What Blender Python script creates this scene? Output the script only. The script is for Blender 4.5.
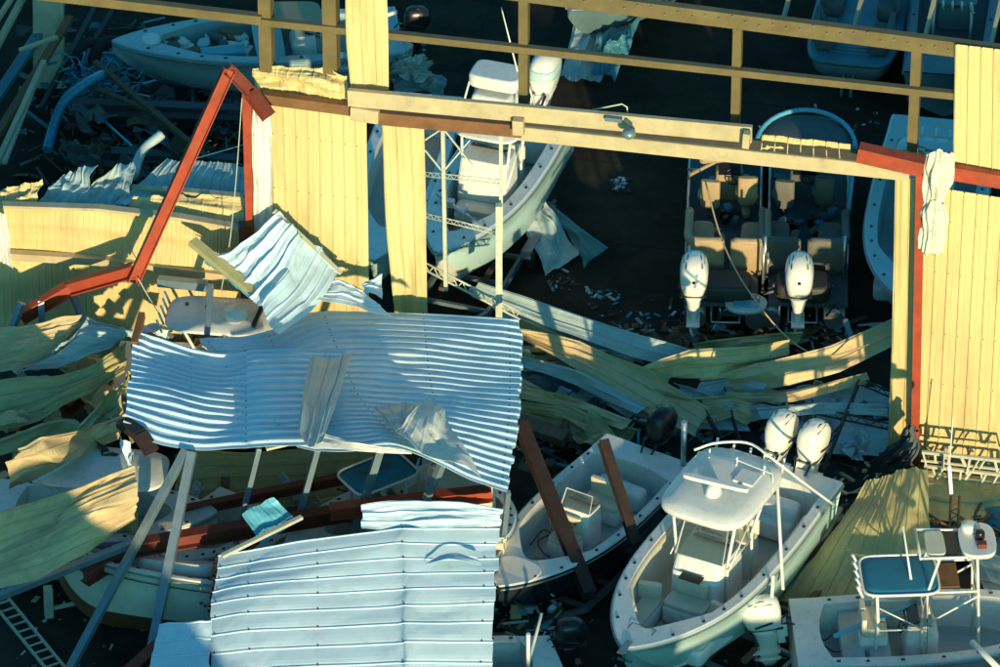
import bpy, math, random
import numpy as np
from mathutils import Vector, Matrix
R = math.radians
random.seed(7); np.random.seed(7)
scene = bpy.context.scene
for o in list(bpy.data.objects): bpy.data.objects.remove(o)

# ------------------------------------------------------------------ camera
TH = R(35.0); FPX = 6000.0; DIST = 150.0
cdir = np.array([0, math.cos(TH), -math.sin(TH)]); cup = np.array([0, math.sin(TH), math.cos(TH)]); crt = np.array([1.0, 0, 0])
CPOS = -cdir * DIST
cd = bpy.data.cameras.new('camera'); cam = bpy.data.objects.new('camera', cd); scene.collection.objects.link(cam)
cam.location = CPOS; cam.rotation_euler = (math.pi/2 - TH, 0, 0)
cd.sensor_width = 36; cd.lens = 36*FPX/1000; cd.clip_start = 1; cd.clip_end = 5000
scene.camera = cam

# ------------------------------------------------------------------ sky, sun, exposure
SUN_EL = 9.0; SUN_AZ = 10.0        # azimuth from -Y, positive = from the right
sv = Vector((math.sin(R(SUN_AZ))*math.cos(R(SUN_EL)), -math.cos(R(SUN_AZ))*math.cos(R(SUN_EL)), math.sin(R(SUN_EL))))
w = bpy.data.worlds.new('World'); scene.world = w; w.use_nodes = True
nt = w.node_tree; bg = nt.nodes['Background']
sky = nt.nodes.new('ShaderNodeTexSky'); sky.sky_type = 'NISHITA'; sky.sun_disc = False
sky.sun_elevation = R(SUN_EL); sky.sun_rotation = math.atan2(sv.x, sv.y)
tint = nt.nodes.new('ShaderNodeMix'); tint.data_type = 'RGBA'; tint.blend_type = 'MULTIPLY'; tint.inputs[0].default_value = 1
tint.inputs[7].default_value = (0.22, 0.86, 1.12, 1)
nt.links.new(sky.outputs[0], tint.inputs[6]); nt.links.new(tint.outputs[2], bg.inputs[0])
bg.inputs[1].default_value = 0.15
sl = bpy.data.lights.new('sun', 'SUN'); sl.energy = 4.4; sl.angle = R(0.5); sl.color = (1.0, 0.81, 0.48)
so = bpy.data.objects.new('sun', sl); scene.collection.objects.link(so); so.rotation_euler = sv.to_track_quat('Z', 'Y').to_euler()
so.location = (0, 0, 60)
scene.view_settings.view_transform = 'Standard'; scene.view_settings.look = 'None'
scene.view_settings.exposure = 0.38; scene.view_settings.gamma = 1; scene.view_settings.use_curve_mapping = False

# ------------------------------------------------------------------ pixel helpers (a photo pixel and a height give a place)
def ray(px, py):
    d = cdir*FPX + crt*(px-500) + cup*(333.5-py); return d/np.linalg.norm(d)
def P(px, py, z):
    d = ray(px, py); t = (z-CPOS[2])/d[2]; return CPOS + d*t
WB = P(915, 470, 0); WD = np.array([1, -0.2, 0.0]); WD /= np.linalg.norm(WD); WN = np.array([WD[1], -WD[0], 0.0])  # WN points to the back? fixed below
if WN[1] < 0: WN = -WN
def W(px, py, off=0.0):      # point on the wall plane moved back by off metres
    d = ray(px, py); b = WB + WN*off; t = np.dot(b-CPOS, WN)/np.dot(d, WN); return CPOS + d*t
def at_z(p, z): return np.array([p[0], p[1], z])

# ------------------------------------------------------------------ materials
def mat(name, col, rough=0.5, metal=0.0, var=0.12, scale=3.0, col2=None, bump=0.0, bscale=40, dirt=0.0, spec=0.5, grime=(0.12, 0.10, 0.07), streak=False):
    m = bpy.data.materials.new(name); m.use_nodes = True; t = m.node_tree; b = t.nodes['Principled BSDF']
    b.inputs['Roughness'].default_value = rough; b.inputs['Metallic'].default_value = metal
    b.inputs['Specular IOR Level'].default_value = spec
    tc = t.nodes.new('ShaderNodeTexCoord'); mp = t.nodes.new('ShaderNodeMapping')
    t.links.new(tc.outputs['Object'], mp.inputs[0])
    if streak: mp.inputs['Scale'].default_value = (1, 1, 0.18)
    n = t.nodes.new('ShaderNodeTexNoise'); n.inputs['Scale'].default_value = scale; n.inputs['Detail'].default_value = 6; n.inputs['Roughness'].default_value = 0.65
    t.links.new(mp.outputs[0], n.inputs['Vector'])
    cr = t.nodes.new('ShaderNodeValToRGB'); cr.color_ramp.elements[0].position = 0.3; cr.color_ramp.elements[1].position = 0.7
    c1 = [max(0, c*(1-var)) for c in col]; c2 = col2 or [min(1, c*(1+var)) for c in col]
    cr.color_ramp.elements[0].color = (*c1, 1); cr.color_ramp.elements[1].color = (*c2, 1)
    t.links.new(n.outputs[0], cr.inputs[0]); out = cr.outputs[0]
    if dirt > 0:
        n2 = t.nodes.new('ShaderNodeTexNoise'); n2.inputs['Scale'].default_value = scale*2.3; n2.inputs['Detail'].default_value = 8; n2.inputs['Roughness'].default_value = 0.7
        t.links.new(mp.outputs[0], n2.inputs['Vector'])
        r2 = t.nodes.new('ShaderNodeValToRGB'); r2.color_ramp.elements[0].position = 0.52; r2.color_ramp.elements[1].position = 0.78
        r2.color_ramp.elements[0].color = (0, 0, 0, 1); r2.color_ramp.elements[1].color = (dirt, dirt, dirt, 1)
        t.links.new(n2.outputs[0], r2.inputs[0])
        mx = t.nodes.new('ShaderNodeMix'); mx.data_type = 'RGBA'; t.links.new(r2.outputs[0], mx.inputs[0]); t.links.new(out, mx.inputs[6])
        mx.inputs[7].default_value = (*grime, 1); out = mx.outputs[2]
    t.links.new(out, b.inputs['Base Color'])
    if bump:
        n3 = t.nodes.new('ShaderNodeTexNoise'); n3.inputs['Scale'].default_value = bscale; n3.inputs['Detail'].default_value = 4
        t.links.new(tc.outputs['Object'], n3.inputs['Vector'])
        bp = t.nodes.new('ShaderNodeBump'); bp.inputs['Strength'].default_value = bump; bp.inputs['Distance'].default_value = 0.02
        t.links.new(n3.outputs[0], bp.inputs['Height']); t.links.new(bp.outputs[0], b.inputs['Normal'])
    return m
M = {}
M['yellow'] = mat('yellow_painted_metal', (0.67, 0.525, 0.245), 0.5, 0, 0.13, 0.8, dirt=0.42, streak=True, bump=0.2, bscale=3)
M['yellow_dirty'] = mat('weathered_yellow_metal', (0.62, 0.47, 0.25), 0.55, 0, 0.18, 1.2, dirt=0.5, bump=0.25, bscale=3)
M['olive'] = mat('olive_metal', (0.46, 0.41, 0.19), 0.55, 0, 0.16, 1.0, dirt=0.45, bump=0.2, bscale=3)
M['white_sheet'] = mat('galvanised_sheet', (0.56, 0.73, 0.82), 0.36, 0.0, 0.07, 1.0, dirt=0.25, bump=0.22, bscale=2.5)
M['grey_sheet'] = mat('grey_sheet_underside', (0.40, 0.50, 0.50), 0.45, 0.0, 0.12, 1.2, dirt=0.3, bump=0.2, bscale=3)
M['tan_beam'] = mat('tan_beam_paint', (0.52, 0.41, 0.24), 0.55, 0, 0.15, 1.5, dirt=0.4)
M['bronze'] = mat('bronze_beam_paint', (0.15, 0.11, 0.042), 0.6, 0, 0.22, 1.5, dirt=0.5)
M['brown'] = mat('brown_rust_steel', (0.20, 0.085, 0.03), 0.7, 0, 0.3, 2.5, dirt=0.6)
M['red'] = mat('red_oxide_steel', (0.36, 0.050, 0.018), 0.65, 0, 0.3, 1.8, dirt=0.65)
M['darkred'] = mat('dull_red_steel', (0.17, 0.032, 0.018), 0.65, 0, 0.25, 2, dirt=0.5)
M['darkbrown'] = mat('dark_rusted_steel', (0.028, 0.016, 0.012), 0.7, 0, 0.3, 3, dirt=0.4, grime=(0.12, 0.05, 0.02))
M['steel'] = mat('galvanised_steel', (0.20, 0.28, 0.32), 0.38, 0.4, 0.15, 3, dirt=0.3)
M['pale_steel'] = mat('pale_painted_steel', (0.55, 0.56, 0.44), 0.5, 0.1, 0.12, 3, dirt=0.35)
M['darksteel'] = mat('dark_steel', (0.045, 0.042, 0.036), 0.6, 0.1, 0.3, 3)
M['wood'] = mat('weathered_wood', (0.13, 0.085, 0.045), 0.8, 0, 0.35, 5, dirt=0.4, bump=0.3)
M['gel'] = mat('white_gelcoat', (0.74, 0.74, 0.70), 0.30, 0, 0.05, 2.5, dirt=0.38, bump=0.05, bscale=3)
M['gelwarm'] = mat('cream_gelcoat', (0.66, 0.62, 0.50), 0.35, 0, 0.06, 2, dirt=0.2)
M['deck'] = mat('beige_nonskid_deck', (0.52, 0.47, 0.38), 0.7, 0, 0.08, 2.5, dirt=0.35, bump=0.1, bscale=60)
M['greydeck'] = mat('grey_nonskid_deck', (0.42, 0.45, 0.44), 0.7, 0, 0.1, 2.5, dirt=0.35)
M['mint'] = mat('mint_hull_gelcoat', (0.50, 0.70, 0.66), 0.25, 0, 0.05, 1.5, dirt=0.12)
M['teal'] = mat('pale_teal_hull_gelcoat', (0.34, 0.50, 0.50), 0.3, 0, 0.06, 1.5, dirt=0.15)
M['navy'] = mat('dark_navy_hull', (0.02, 0.028, 0.035), 0.25, 0, 0.2, 2)
M['cowl'] = mat('white_cowling_paint', (0.78, 0.77, 0.70), 0.22, 0, 0.03, 2, dirt=0.05)
M['greyvinyl'] = mat('dull_grey_vinyl', (0.13, 0.125, 0.105), 0.6, 0, 0.15, 3, dirt=0.3)
M['shaded_teal'] = mat('shaded_teal_gelcoat', (0.11, 0.19, 0.20), 0.45, 0, 0.15, 2, dirt=0.4)  # teal darkened: shade on the far hall boats put into the colour
M['black'] = mat('black_plastic', (0.012, 0.013, 0.016), 0.3, 0, 0.3, 4)
M['rubber'] = mat('tyre_rubber', (0.02, 0.02, 0.02), 0.8, 0, 0.3, 6)
M['vinyl'] = mat('cream_vinyl', (0.68, 0.63, 0.48), 0.5, 0, 0.05, 3, dirt=0.15)
M['tan'] = mat('tan_vinyl', (0.40, 0.28, 0.15), 0.55, 0, 0.12, 3, dirt=0.3)
M['canvas'] = mat('blue_canvas', (0.012, 0.17, 0.27), 0.8, 0, 0.12, 3)
M['greycanvas'] = mat('grey_canvas', (0.09, 0.11, 0.11), 0.85, 0, 0.15, 3)
M['tube'] = mat('white_powder_coated_tube', (0.75, 0.76, 0.70), 0.3, 0.1, 0.03, 3)
M['bluetube'] = mat('blue_powder_coated_tube', (0.12, 0.42, 0.55), 0.35, 0, 0.05, 3)
M['tealsheet'] = mat('dull_teal_sheet', (0.05, 0.20, 0.25), 0.5, 0, 0.2, 1.5, dirt=0.3)
M['alu'] = mat('aluminium', (0.55, 0.57, 0.58), 0.3, 0.8, 0.1, 3)
M['insul'] = mat('torn_insulation', (0.62, 0.62, 0.52), 0.85, 0, 0.1, 4, dirt=0.4, bump=0.4, bscale=12)
M['whitepanel'] = mat('white_panel_cover', (0.72, 0.70, 0.62), 0.6, 0, 0.06, 3, dirt=0.5)
M['bluehose'] = mat('blue_cable', (0.06, 0.30, 0.42), 0.4, 0.2, 0.3, 8)
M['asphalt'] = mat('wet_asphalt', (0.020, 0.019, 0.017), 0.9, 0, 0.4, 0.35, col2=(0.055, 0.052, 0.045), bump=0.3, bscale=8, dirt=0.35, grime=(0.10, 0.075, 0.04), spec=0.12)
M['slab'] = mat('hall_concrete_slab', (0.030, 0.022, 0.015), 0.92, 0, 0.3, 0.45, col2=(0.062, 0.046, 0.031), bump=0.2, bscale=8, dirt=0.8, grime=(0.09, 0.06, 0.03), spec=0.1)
M['orange'] = mat('orange_paint', (0.55, 0.13, 0.02), 0.5)
M['pink'] = mat('faded_pink_plastic', (0.45, 0.17, 0.13), 0.7)
def glass():
    m = bpy.data.materials.new('tinted_acrylic'); m.use_nodes = True; b = m.node_tree.nodes['Principled BSDF']
    b.inputs['Base Color'].default_value = (0.62, 0.72, 0.68, 1); b.inputs['Roughness'].default_value = 0.05
    b.inputs['Transmission Weight'].default_value = 0.95; b.inputs['IOR'].default_value = 1.05; return m
M['glass'] = glass()

# ------------------------------------------------------------------ mesh builder
class MB:
    def __init__(s): s.v = []; s.f = []; s.m = []; s.sm = []
    def add(s, vs, fs, mi=0, smooth=False):
        b = len(s.v); s.v += [tuple(map(float, v)) for v in vs]
        for f in fs: s.f.append(tuple(b+i for i in f)); s.m.append(mi); s.sm.append(smooth)
    def box(s, c, size, rot=None, mi=0):
        hx, hy, hz = [k/2 for k in size]; vs = []
        for x, y, z in [(-1,-1,-1),(1,-1,-1),(1,1,-1),(-1,1,-1),(-1,-1,1),(1,-1,1),(1,1,1),(-1,1,1)]:
            p = Vector((x*hx, y*hy, z*hz))
            if rot is not None: p = rot @ p
            vs.append(p + Vector(c))
        s.add(vs, [(0,3,2,1),(4,5,6,7),(0,1,5,4),(1,2,6,5),(2,3,7,6),(3,0,4,7)], mi)
    def rbox(s, c, size, e=5, n=20, mi=0, taper=1.0, rz=0.0):     # rounded soft box, lofted upward
        c = Vector(c); hx, hy, h = size[0]/2, size[1]/2, size[2]; r = min(hx, hy, h/2)*0.35
        rings = []
        for k, (zz, ins) in enumerate([(0, r), (r*.3, r*.3), (r, 0), (h-r, 0), (h-r*.3, r*.3), (h, r)]):
            tt = 1 + (taper-1)*zz/h
            rings.append(ring(c+Vector((0, 0, zz-h/2)), Vector((math.cos(rz), math.sin(rz), 0)), Vector((-math.sin(rz), math.cos(rz), 0)), (hx-ins)*tt, (hy-ins)*tt, n, e))
        s.loft(rings, mi=mi)
    def bar(s, p, q, w_, h_, up=(0, 0, 1), mi=0):
        p = Vector(p); q = Vector(q); d = (q-p); L = d.length
        if L < 1e-5: return
        d.normalize(); u = Vector(up); x = d.cross(u)
        if x.length < 1e-3: x = d.cross(Vector((1, 0, 0)))
        x.normalize(); z = x.cross(d).normalized()
        vs = [a + x*(sx*w_/2) + z*(sz*h_/2) for a in (p, q) for sx, sz in ((-1,-1),(1,-1),(1,1),(-1,1))]
        s.add(vs, [(0,1,2,3),(7,6,5,4),(0,4,5,1),(1,5,6,2),(2,6,7,3),(3,7,4,0)], mi)
    def ibeam(s, p, q, w_, h_, up=(0, 0, 1), t=0.03, mi=0):       # I section
        p = Vector(p); q = Vector(q); d = (q-p).normalized(); u = Vector(up); x = d.cross(u)
        if x.length < 1e-3: x = d.cross(Vector((1, 0, 0)))
        x.normalize(); z = x.cross(d).normalized()
        s.bar(p+z*(h_/2), q+z*(h_/2), w_, t, z, mi); s.bar(p-z*(h_/2), q-z*(h_/2), w_, t, z, mi); s.bar(p, q, t, h_-t, z, mi)
    def channel(s, p, q, w_, h_, up=(0, 0, 1), t=0.02, side=1, mi=0):
        p = Vector(p); q = Vector(q); d = (q-p).normalized(); u = Vector(up); x = d.cross(u).normalized(); z = x.cross(d).normalized()
        s.bar(p+x*(side*w_/2), q+x*(side*w_/2), t, h_, z, mi)
        s.bar(p+z*(h_/2), q+z*(h_/2), w_, t, z, mi); s.bar(p-z*(h_/2), q-z*(h_/2), w_, t, z, mi)
    def tube(s, pts, r, n=8, mi=0, cap=True):
        pts = [Vector(p) for p in pts]; rings = []
        for i, p in enumerate(pts):
            d = (pts[min(i+1, len(pts)-1)] - pts[max(i-1, 0)]).normalized()
            x = d.cross(Vector((0, 0, 1)))
            if x.length < 0.05: x = d.cross(Vector((1, 0, 0)))
            x.normalize(); y = d.cross(x)
            rr = r[i] if isinstance(r, (list, tuple)) else r
            rings.append([p + x*(math.cos(2*math.pi*k/n)*rr) + y*(math.sin(2*math.pi*k/n)*rr) for k in range(n)])
        # keep successive rings aligned
        s.loft(rings, mi=mi, cap=cap)
    def loft(s, rings, mi=0, cap=True, smooth=True):
        b = len(s.v); n = len(rings[0])
        for r_ in rings: s.v += [tuple(map(float, v)) for v in r_]
        for i in range(len(rings)-1):
            for k in range(n):
                a = b+i*n+k; c = b+i*n+(k+1) % n
                s.f.append((a, c, c+n, a+n)); s.m.append(mi); s.sm.append(smooth)
        if cap:
            s.f.append(tuple(b+k for k in reversed(range(n)))); s.m.append(mi); s.sm.append(False)
            e = b+(len(rings)-1)*n; s.f.append(tuple(e+k for k in range(n))); s.m.append(mi); s.sm.append(False)
    def truss(s, p, q, depth, up, r=0.02, n=8, mi=0):             # flat lattice
        p = Vector(p); q = Vector(q); u = Vector(up).normalized()*depth
        s.tube([p, q], r, 6, mi); s.tube([p+u, q+u], r, 6, mi)
        for i in range(n):
            a = p.lerp(q, i/n); b_ = p.lerp(q, (i+1)/n); m_ = p.lerp(q, (i+.5)/n)+u
            s.tube([a, m_], r*.6, 4, mi); s.tube([m_, b_], r*.6, 4, mi)
    def build(s, name, mats, parent=None, bevel=0, world=False, auto=None):
        v = s.v
        if world and parent is not None:
            inv = parent.matrix_basis.inverted() if parent.parent is None else parent.parent.matrix_basis.inverted()
            v = [tuple(inv @ Vector(a)) for a in v]
        me = bpy.data.meshes.new(name); me.from_pydata(v, [], s.f)
        ms = mats if isinstance(mats, (list, tuple)) else [mats]
        for m_ in ms: me.materials.append(m_)
        me.polygons.foreach_set('material_index', s.m); me.polygons.foreach_set('use_smooth', s.sm); me.update()
        o = bpy.data.objects.new(name, me); scene.collection.objects.link(o)
        if parent is not None: o.parent = parent
        if bevel:
            b = o.modifiers.new('bevel', 'BEVEL'); b.width = bevel; b.segments = 2; b.limit_method = 'ANGLE'; b.angle_limit = R(40)
        return o
def ring(c, ax, ay, rx, ry, n=16, e=2.5):
    out = []
    for k in range(n):
        a = 2*math.pi*k/n; ca, sa = math.cos(a), math.sin(a)
        x = math.copysign(abs(ca)**(2/e), ca)*rx; y = math.copysign(abs(sa)**(2/e), sa)*ry
        out.append(Vector(c)+Vector(ax)*x+Vector(ay)*y)
    return out
def tag(o, label=None, cat=None, group=None, kind=None):
    if label: o['label'] = label
    if cat: o['category'] = cat
    if group: o['group'] = group
    if kind: o['kind'] = kind
    return o
def empty(name, loc, label, cat, rz=0, rx=0, ry=0, group=None):
    o = bpy.data.objects.new(name, None); scene.collection.objects.link(o); o.empty_display_size = 0.3
    o.location = loc; o.rotation_euler = (rx, ry, rz); o.matrix_basis = Matrix.Translation(Vector(loc)) @ o.rotation_euler.to_matrix().to_4x4()
    return tag(o, label, cat, group)
def recenter(o):        # put a single-mesh thing's origin at its base
    me = o.data; n = len(me.vertices); a = np.empty(n*3); me.vertices.foreach_get('co', a); a = a.reshape(-1, 3)
    c = np.array([a[:, 0].mean(), a[:, 1].mean(), a[:, 2].min()]); a -= c; me.vertices.foreach_set('co', a.ravel()); me.update(); o.location = c
    o.matrix_basis = Matrix.Translation(Vector(c)); return o
def single(mb, name, m, label, cat, group=None, bevel=0, kind=None):
    o = mb.build(name, m, bevel=bevel); recenter(o); return tag(o, label, cat, group, kind)

# ------------------------------------------------------------------ ribbed, bent, torn sheet
def cr_interp(ctrl, ts):
    ctrl = np.asarray(ctrl, float); n = len(ctrl)
    if n == 2: return ctrl[0][None]*(1-ts)[:, None] + ctrl[1][None]*ts[:, None]
    ext = np.vstack([2*ctrl[0]-ctrl[1], ctrl, 2*ctrl[-1]-ctrl[-2]]); out = []
    for t in ts:
        x = t*(n-1); i = min(int(x), n-2); u = x-i; p0, p1, p2, p3 = ext[i:i+4]
        out.append(0.5*((2*p1)+(-p0+p2)*u+(2*p0-5*p1+4*p2-p3)*u*u+(-p0+3*p1-3*p2+p3)*u**3))
    return np.array(out)
PROF = [(0.0, 0), (0.10, 0), (0.14, 1), (0.22, 1), (0.26, 0), (0.58, 0), (0.60, .25), (0.64, .25), (0.66, 0)]
WALLP = [(0, 0), (.05, 0), (.08, 1), (.13, 1), (.16, 0), (.5, .0), (.52, .2), (.56, .2), (.58, 0)]
SEAM = [(0.0, 0), (0.03, 0.35), (0.09, 0.4), (0.12, -0.5), (0.16, -0.2), (0.2, 0), (0.5, 0.04), (0.8, 0.06)]
WAVE = [(k/8, 0.5+0.5*math.cos(2*math.pi*k/8)) for k in range(8)]
def noise2(u, v, seed, f=3):
    rs = np.random.RandomState(seed); s = np.zeros(np.broadcast(u, v).shape)
    for k in range(5):
        a, b, p1, p2 = rs.uniform(.4, f), rs.uniform(.4, f), rs.uniform(0, 6.3), rs.uniform(0, 6.3)
        s = s + np.sin(2*math.pi*(a*u+b*v*.7)+p1)*np.cos(2*math.pi*(b*v-a*u*.4)+p2)
    return s/3
def sheet_mb(grid, rib=0.305, along='u', amp=0.032, crumple=0.03, jag=0.03, seed=0, prof=PROF, nlong=28, th=0.008, cf=2.5, keep=None, smooth=False, crease=None, lin=0.0):
    crease = min(.06, crumple*1.1) if crease is None else crease
    g = np.array(grid, float)                      # rows x cols x 3
    if along == 'v': g = g.transpose(1, 0, 2)      # now ribs run along axis 1, profile varies along axis 0
    rows = g.shape[0]
    mid = g[:, g.shape[1]//2]; Lc = np.linalg.norm(np.diff(mid, axis=0), axis=1).sum()
    nr = max(1, int(round(Lc/rib))); ts = []; hs = []
    for k in range(nr):
        for a, h in prof: ts.append((k+a)/nr); hs.append(h)
    ts.append(1.0); hs.append(0); ts = np.array(ts); hs = np.array(hs)
    us = np.linspace(0, 1, nlong+1)
    def cr_(c_, t_):
        c_ = np.asarray(c_, float); a_ = cr_interp(c_, t_)
        if lin <= 0 or len(c_) < 3: return a_
        k_ = np.linspace(0, 1, len(c_)); l_ = np.array([np.interp(t_, k_, c_[:, q]) for q in range(3)]).T
        return a_*(1-lin)+l_*lin
    cols = np.stack([cr_(g[r], us) for r in range(rows)])             # rows x nu x 3
    S = np.stack([cr_(cols[:, j], ts) for j in range(nlong+1)], 1)    # nt x nu x 3
    S2 = np.stack([cr_(cols[:, j], np.linspace(0, 1, len(ts))) for j in range(nlong+1)], 1)
    du = np.gradient(S, axis=1); dv = np.gradient(S2, axis=0); dv = np.stack([np.array([np.interp(ts, np.linspace(0, 1, len(ts)), dv[:, j, c]) for c in range(3)]).T for j in range(nlong+1)], 1)
    N = np.cross(du, dv); N /= (np.linalg.norm(N, axis=2, keepdims=True)+1e-9)
    if np.dot(N.mean((0, 1)), -cdir) < 0: N = -N
    V, U = np.meshgrid(ts, us, indexing='ij')
    wob = noise2(U, V, seed, cf)*crumple + noise2(U, V, seed+50, cf*3)*crumple*0.3
    rs = np.random.RandomState(seed+77)
    for k in range(5):                            # sharp folds
        a, b, ph = rs.uniform(.3, 1.6), rs.uniform(-1.6, 1.6), rs.uniform(0, 1); q = (U*a+V*b+ph) % 1.0
        wob = wob + crease*rs.uniform(.3, 1)*(1-np.minimum(q/.5, (1-q)/.5)*2)
    for k in range(3):                            # local dents
        u0, v0, rr = rs.uniform(.1, .9), rs.uniform(.1, .9), rs.uniform(.06, .16); dd = np.sqrt((U-u0)**2+(V-v0)**2)/rr
        wob = wob - crease*1.2*np.clip(1-dd, 0, 1)
    S = S + N*(hs[:, None]*amp + wob)[:, :, None]
    if jag:                                       # torn ends: each strip ends at its own length
        rs = np.random.RandomState(seed+9); j0 = rs.uniform(-jag, jag, nr+1); j1 = rs.uniform(-jag, jag, nr+1)
        idx = np.minimum((ts*nr).astype(int), nr)
        d0 = S[:, 0]-S[:, 1]; d0 /= np.linalg.norm(d0, axis=1, keepdims=True); d1 = S[:, -1]-S[:, -2]; d1 /= np.linalg.norm(d1, axis=1, keepdims=True)
        S[:, 0] += d0*j0[idx][:, None]; S[:, -1] += d1*j1[idx][:, None]
    nt_, nu = S.shape[:2]; mb = MB(); T = S; B = S-N*th
    vs = list(T.reshape(-1, 3))+list(B.reshape(-1, 3)); o = nt_*nu; fs = []
    K = np.ones((nt_-1, nu-1), bool)
    if keep is not None:
        for i in range(nt_-1):
            for j in range(nu-1):
                K[i, j] = keep((us[j]+us[j+1])/2, (ts[i]+ts[i+1])/2)
    flip = np.dot(np.cross(S[0, 1]-S[0, 0], S[1, 0]-S[0, 0]), N[0, 0]) < 0
    def F(*q): fs.append(q if not flip else q[::-1])
    for i in range(nt_-1):
        for j in range(nu-1):
            if not K[i, j]: continue
            a, b, c, d = i*nu+j, i*nu+j+1, (i+1)*nu+j+1, (i+1)*nu+j
            F(a, b, c, d); F(o+d, o+c, o+b, o+a)
            if i == 0 or not K[i-1, j]: F(a, o+a, o+b, b)
            if i == nt_-2 or not K[i+1, j]: F(d, c, o+c, o+d)
            if j == 0 or not K[i, j-1]: F(a, d, o+d, o+a)
            if j == nu-2 or not K[i, j+1]: F(b, o+b, o+c, c)
    mb.add(vs, fs, 0, smooth); mb.S = S; mb.N = N; mb.nprof = len(prof); return mb
def screws(o, mb, cols, pi=1, m='darksteel', size=.035, name='screw'):
    s_ = MB(); loc = Vector(o.location) if o.parent is None else Vector(o.parent.location); nu = mb.S.shape[1]
    for c in cols:
        j = int(c*(nu-1))
        for i in range(pi, mb.S.shape[0]-1, mb.nprof):
            p = Vector(mb.S[i, j])+Vector(mb.N[i, j])*.008-loc; s_.box(p, (size, size, size*.6))
    q = s_.build(name, M[m], o if o.parent is None else o.parent); q['kind'] = 'stuff'
def PG(grid): return [[P(*q) for q in row] for row in grid]
def WG(grid): return [[W(*q) for q in row] for row in grid]
def sheet(name, label, grid, m='yellow', cat='metal sheet', group=None, wall=False, **k):
    scr = k.pop('scr', None); mb = sheet_mb(WG(grid) if wall else PG(grid), **k); o = single(mb, name, M[m], label, cat, group)
    if scr: screws(o, mb, scr)
    return o


# ------------------------------------------------------------------ ground
def ground():
    n = 60; mb = MB()
    mb.add([(-900, -900, 0), (900, -900, 0), (900, 900, 0), (-900, 900, 0)], [(0, 1, 2, 3)]); o = mb.build('ground', M['asphalt']); tag(o, kind='structure')
    a = W(430, 445, 1.0); b = W(1500, 445, 1.0); mb = MB(); dn = WN*60
    a = W(-600, 445, 1.0)
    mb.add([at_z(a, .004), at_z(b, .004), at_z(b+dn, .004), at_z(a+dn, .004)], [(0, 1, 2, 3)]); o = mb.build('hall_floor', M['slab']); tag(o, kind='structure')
ground()
def floor_marks():
    mb = MB()
    for k in range(-2, 7):
        a = W(430, 445, 1.2)+WD*(k*3.6-2); a[2] = .008; mb.bar(a, a+WN*40, .018, .004)
    for k in range(1, 9):
        a = W(430, 445, 1.0+k*3.6); a[2] = .008; mb.bar(a-WD*6, a+WD*26, .018, .004)
    o = mb.build('floor_joint', M['asphalt']); tag(o, kind='structure')
floor_marks()
# added unseen block in building shape: keeps the low sun off the yard
def add_shade_block():
    r = empty('shade_block', (0, -52, 0), 'added building-shaped block that shades the yard, out of the picture', 'building')
    X = [(-70, 9.3, -4.0, 9.3), (-4.0, 9.3, -1.0, 6.7), (-1.0, 6.7, 7.0, 6.7), (7.0, 7.4, 9.4, 7.4), (9.4, 6.8, 70, 6.8)]  # heights set strip by strip for the shade wanted in the scene
    for x0, z0, x1, z1 in X:
        mb = MB(); mb.add([(x0, -6, 0), (x1, -6, 0), (x1, 6, 0), (x0, 6, 0), (x0, -6, z0), (x1, -6, z1), (x1, 6, z1), (x0, 6, z0)], [(0, 3, 2, 1), (4, 5, 6, 7), (0, 1, 5, 4), (1, 2, 6, 5), (2, 3, 7, 6), (3, 0, 4, 7)]); mb.build('wall', M['yellow'], r)
        mb = MB(); mb.add([(x0, -6.4, z0+.01), (x1, -6.4, z1+.01), (x1, 0, z1+.03), (x0, 0, z0+.03), (x0, 6.4, z0+.01), (x1, 6.4, z1+.01), (x0, -6.4, z0+.1), (x1, -6.4, z1+.1), (x1, 0, z1+.3), (x0, 0, z0+.3), (x0, 6.4, z0+.1), (x1, 6.4, z1+.1)], [(6, 7, 8, 9), (9, 8, 11, 10), (0, 1, 7, 6), (5, 4, 10, 11), (0, 6, 9, 10, 4, 3), (1, 2, 5, 11, 8, 7)]); mb.build('roof', M['white_sheet'], r)
add_shade_block()

# ------------------------------------------------------------------ the torn storage hall
base = W(640, 448); base[2] = 0
hall = empty('storage_hall', base, 'wrecked yellow metal boat storage hall with its roof stripped to the steel frame', 'building')
def hp(mb, name, m, label=None, bevel=0): o = mb.build(name, M[m] if isinstance(m, str) else m, hall, world=True, bevel=bevel); tag(o, label); return o
def vpanel(name, m, x0, y0, x1, y1, zb=0, off=0, label=None, zb2=None, **k):
    A = W(x0, y0, off); B = W(x1, y1, off); zb2 = zb if zb2 is None else zb2
    g = [[A, B], [at_z(A, zb), at_z(B, zb2)]]
    k.setdefault('amp', .045); k.setdefault('prof', WALLP); k.setdefault('crumple', .02); k.setdefault('jag', 0)
    mb = sheet_mb(g, along='v', **k); o = hp(mb, name, m, label); screws(o, mb, (.12, .3, .5, .7, .88), pi=4, size=.03); return o
vpanel('wall_panel', 'yellow', 925, 186, 1350, 252, 0, 0, 'tall yellow ribbed wall right of the red column', seed=1, crumple=.015)
A = W(955, 44, 0); B = W(1350, 95, 0); C_ = W(1350, 240, 0); D = W(953, 166, 0)
hp(sheet_mb([[A, B], [D, C_]], along='v', prof=WALLP, amp=.045, crumple=.02, jag=0, seed=3), 'wall_panel', 'yellow', 'upper yellow wall strip above the red beam')
vpanel('wall_panel', 'yellow', 270, 101, 366, 116, 0, 0, 'wide yellow wall panel right of the white torn strip', seed=4, crumple=.03)
g = [[W(345, -25), W(386, -25)], [W(346, 30), W(388, 30)], [W(351, 92), W(389, 94)]]
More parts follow.
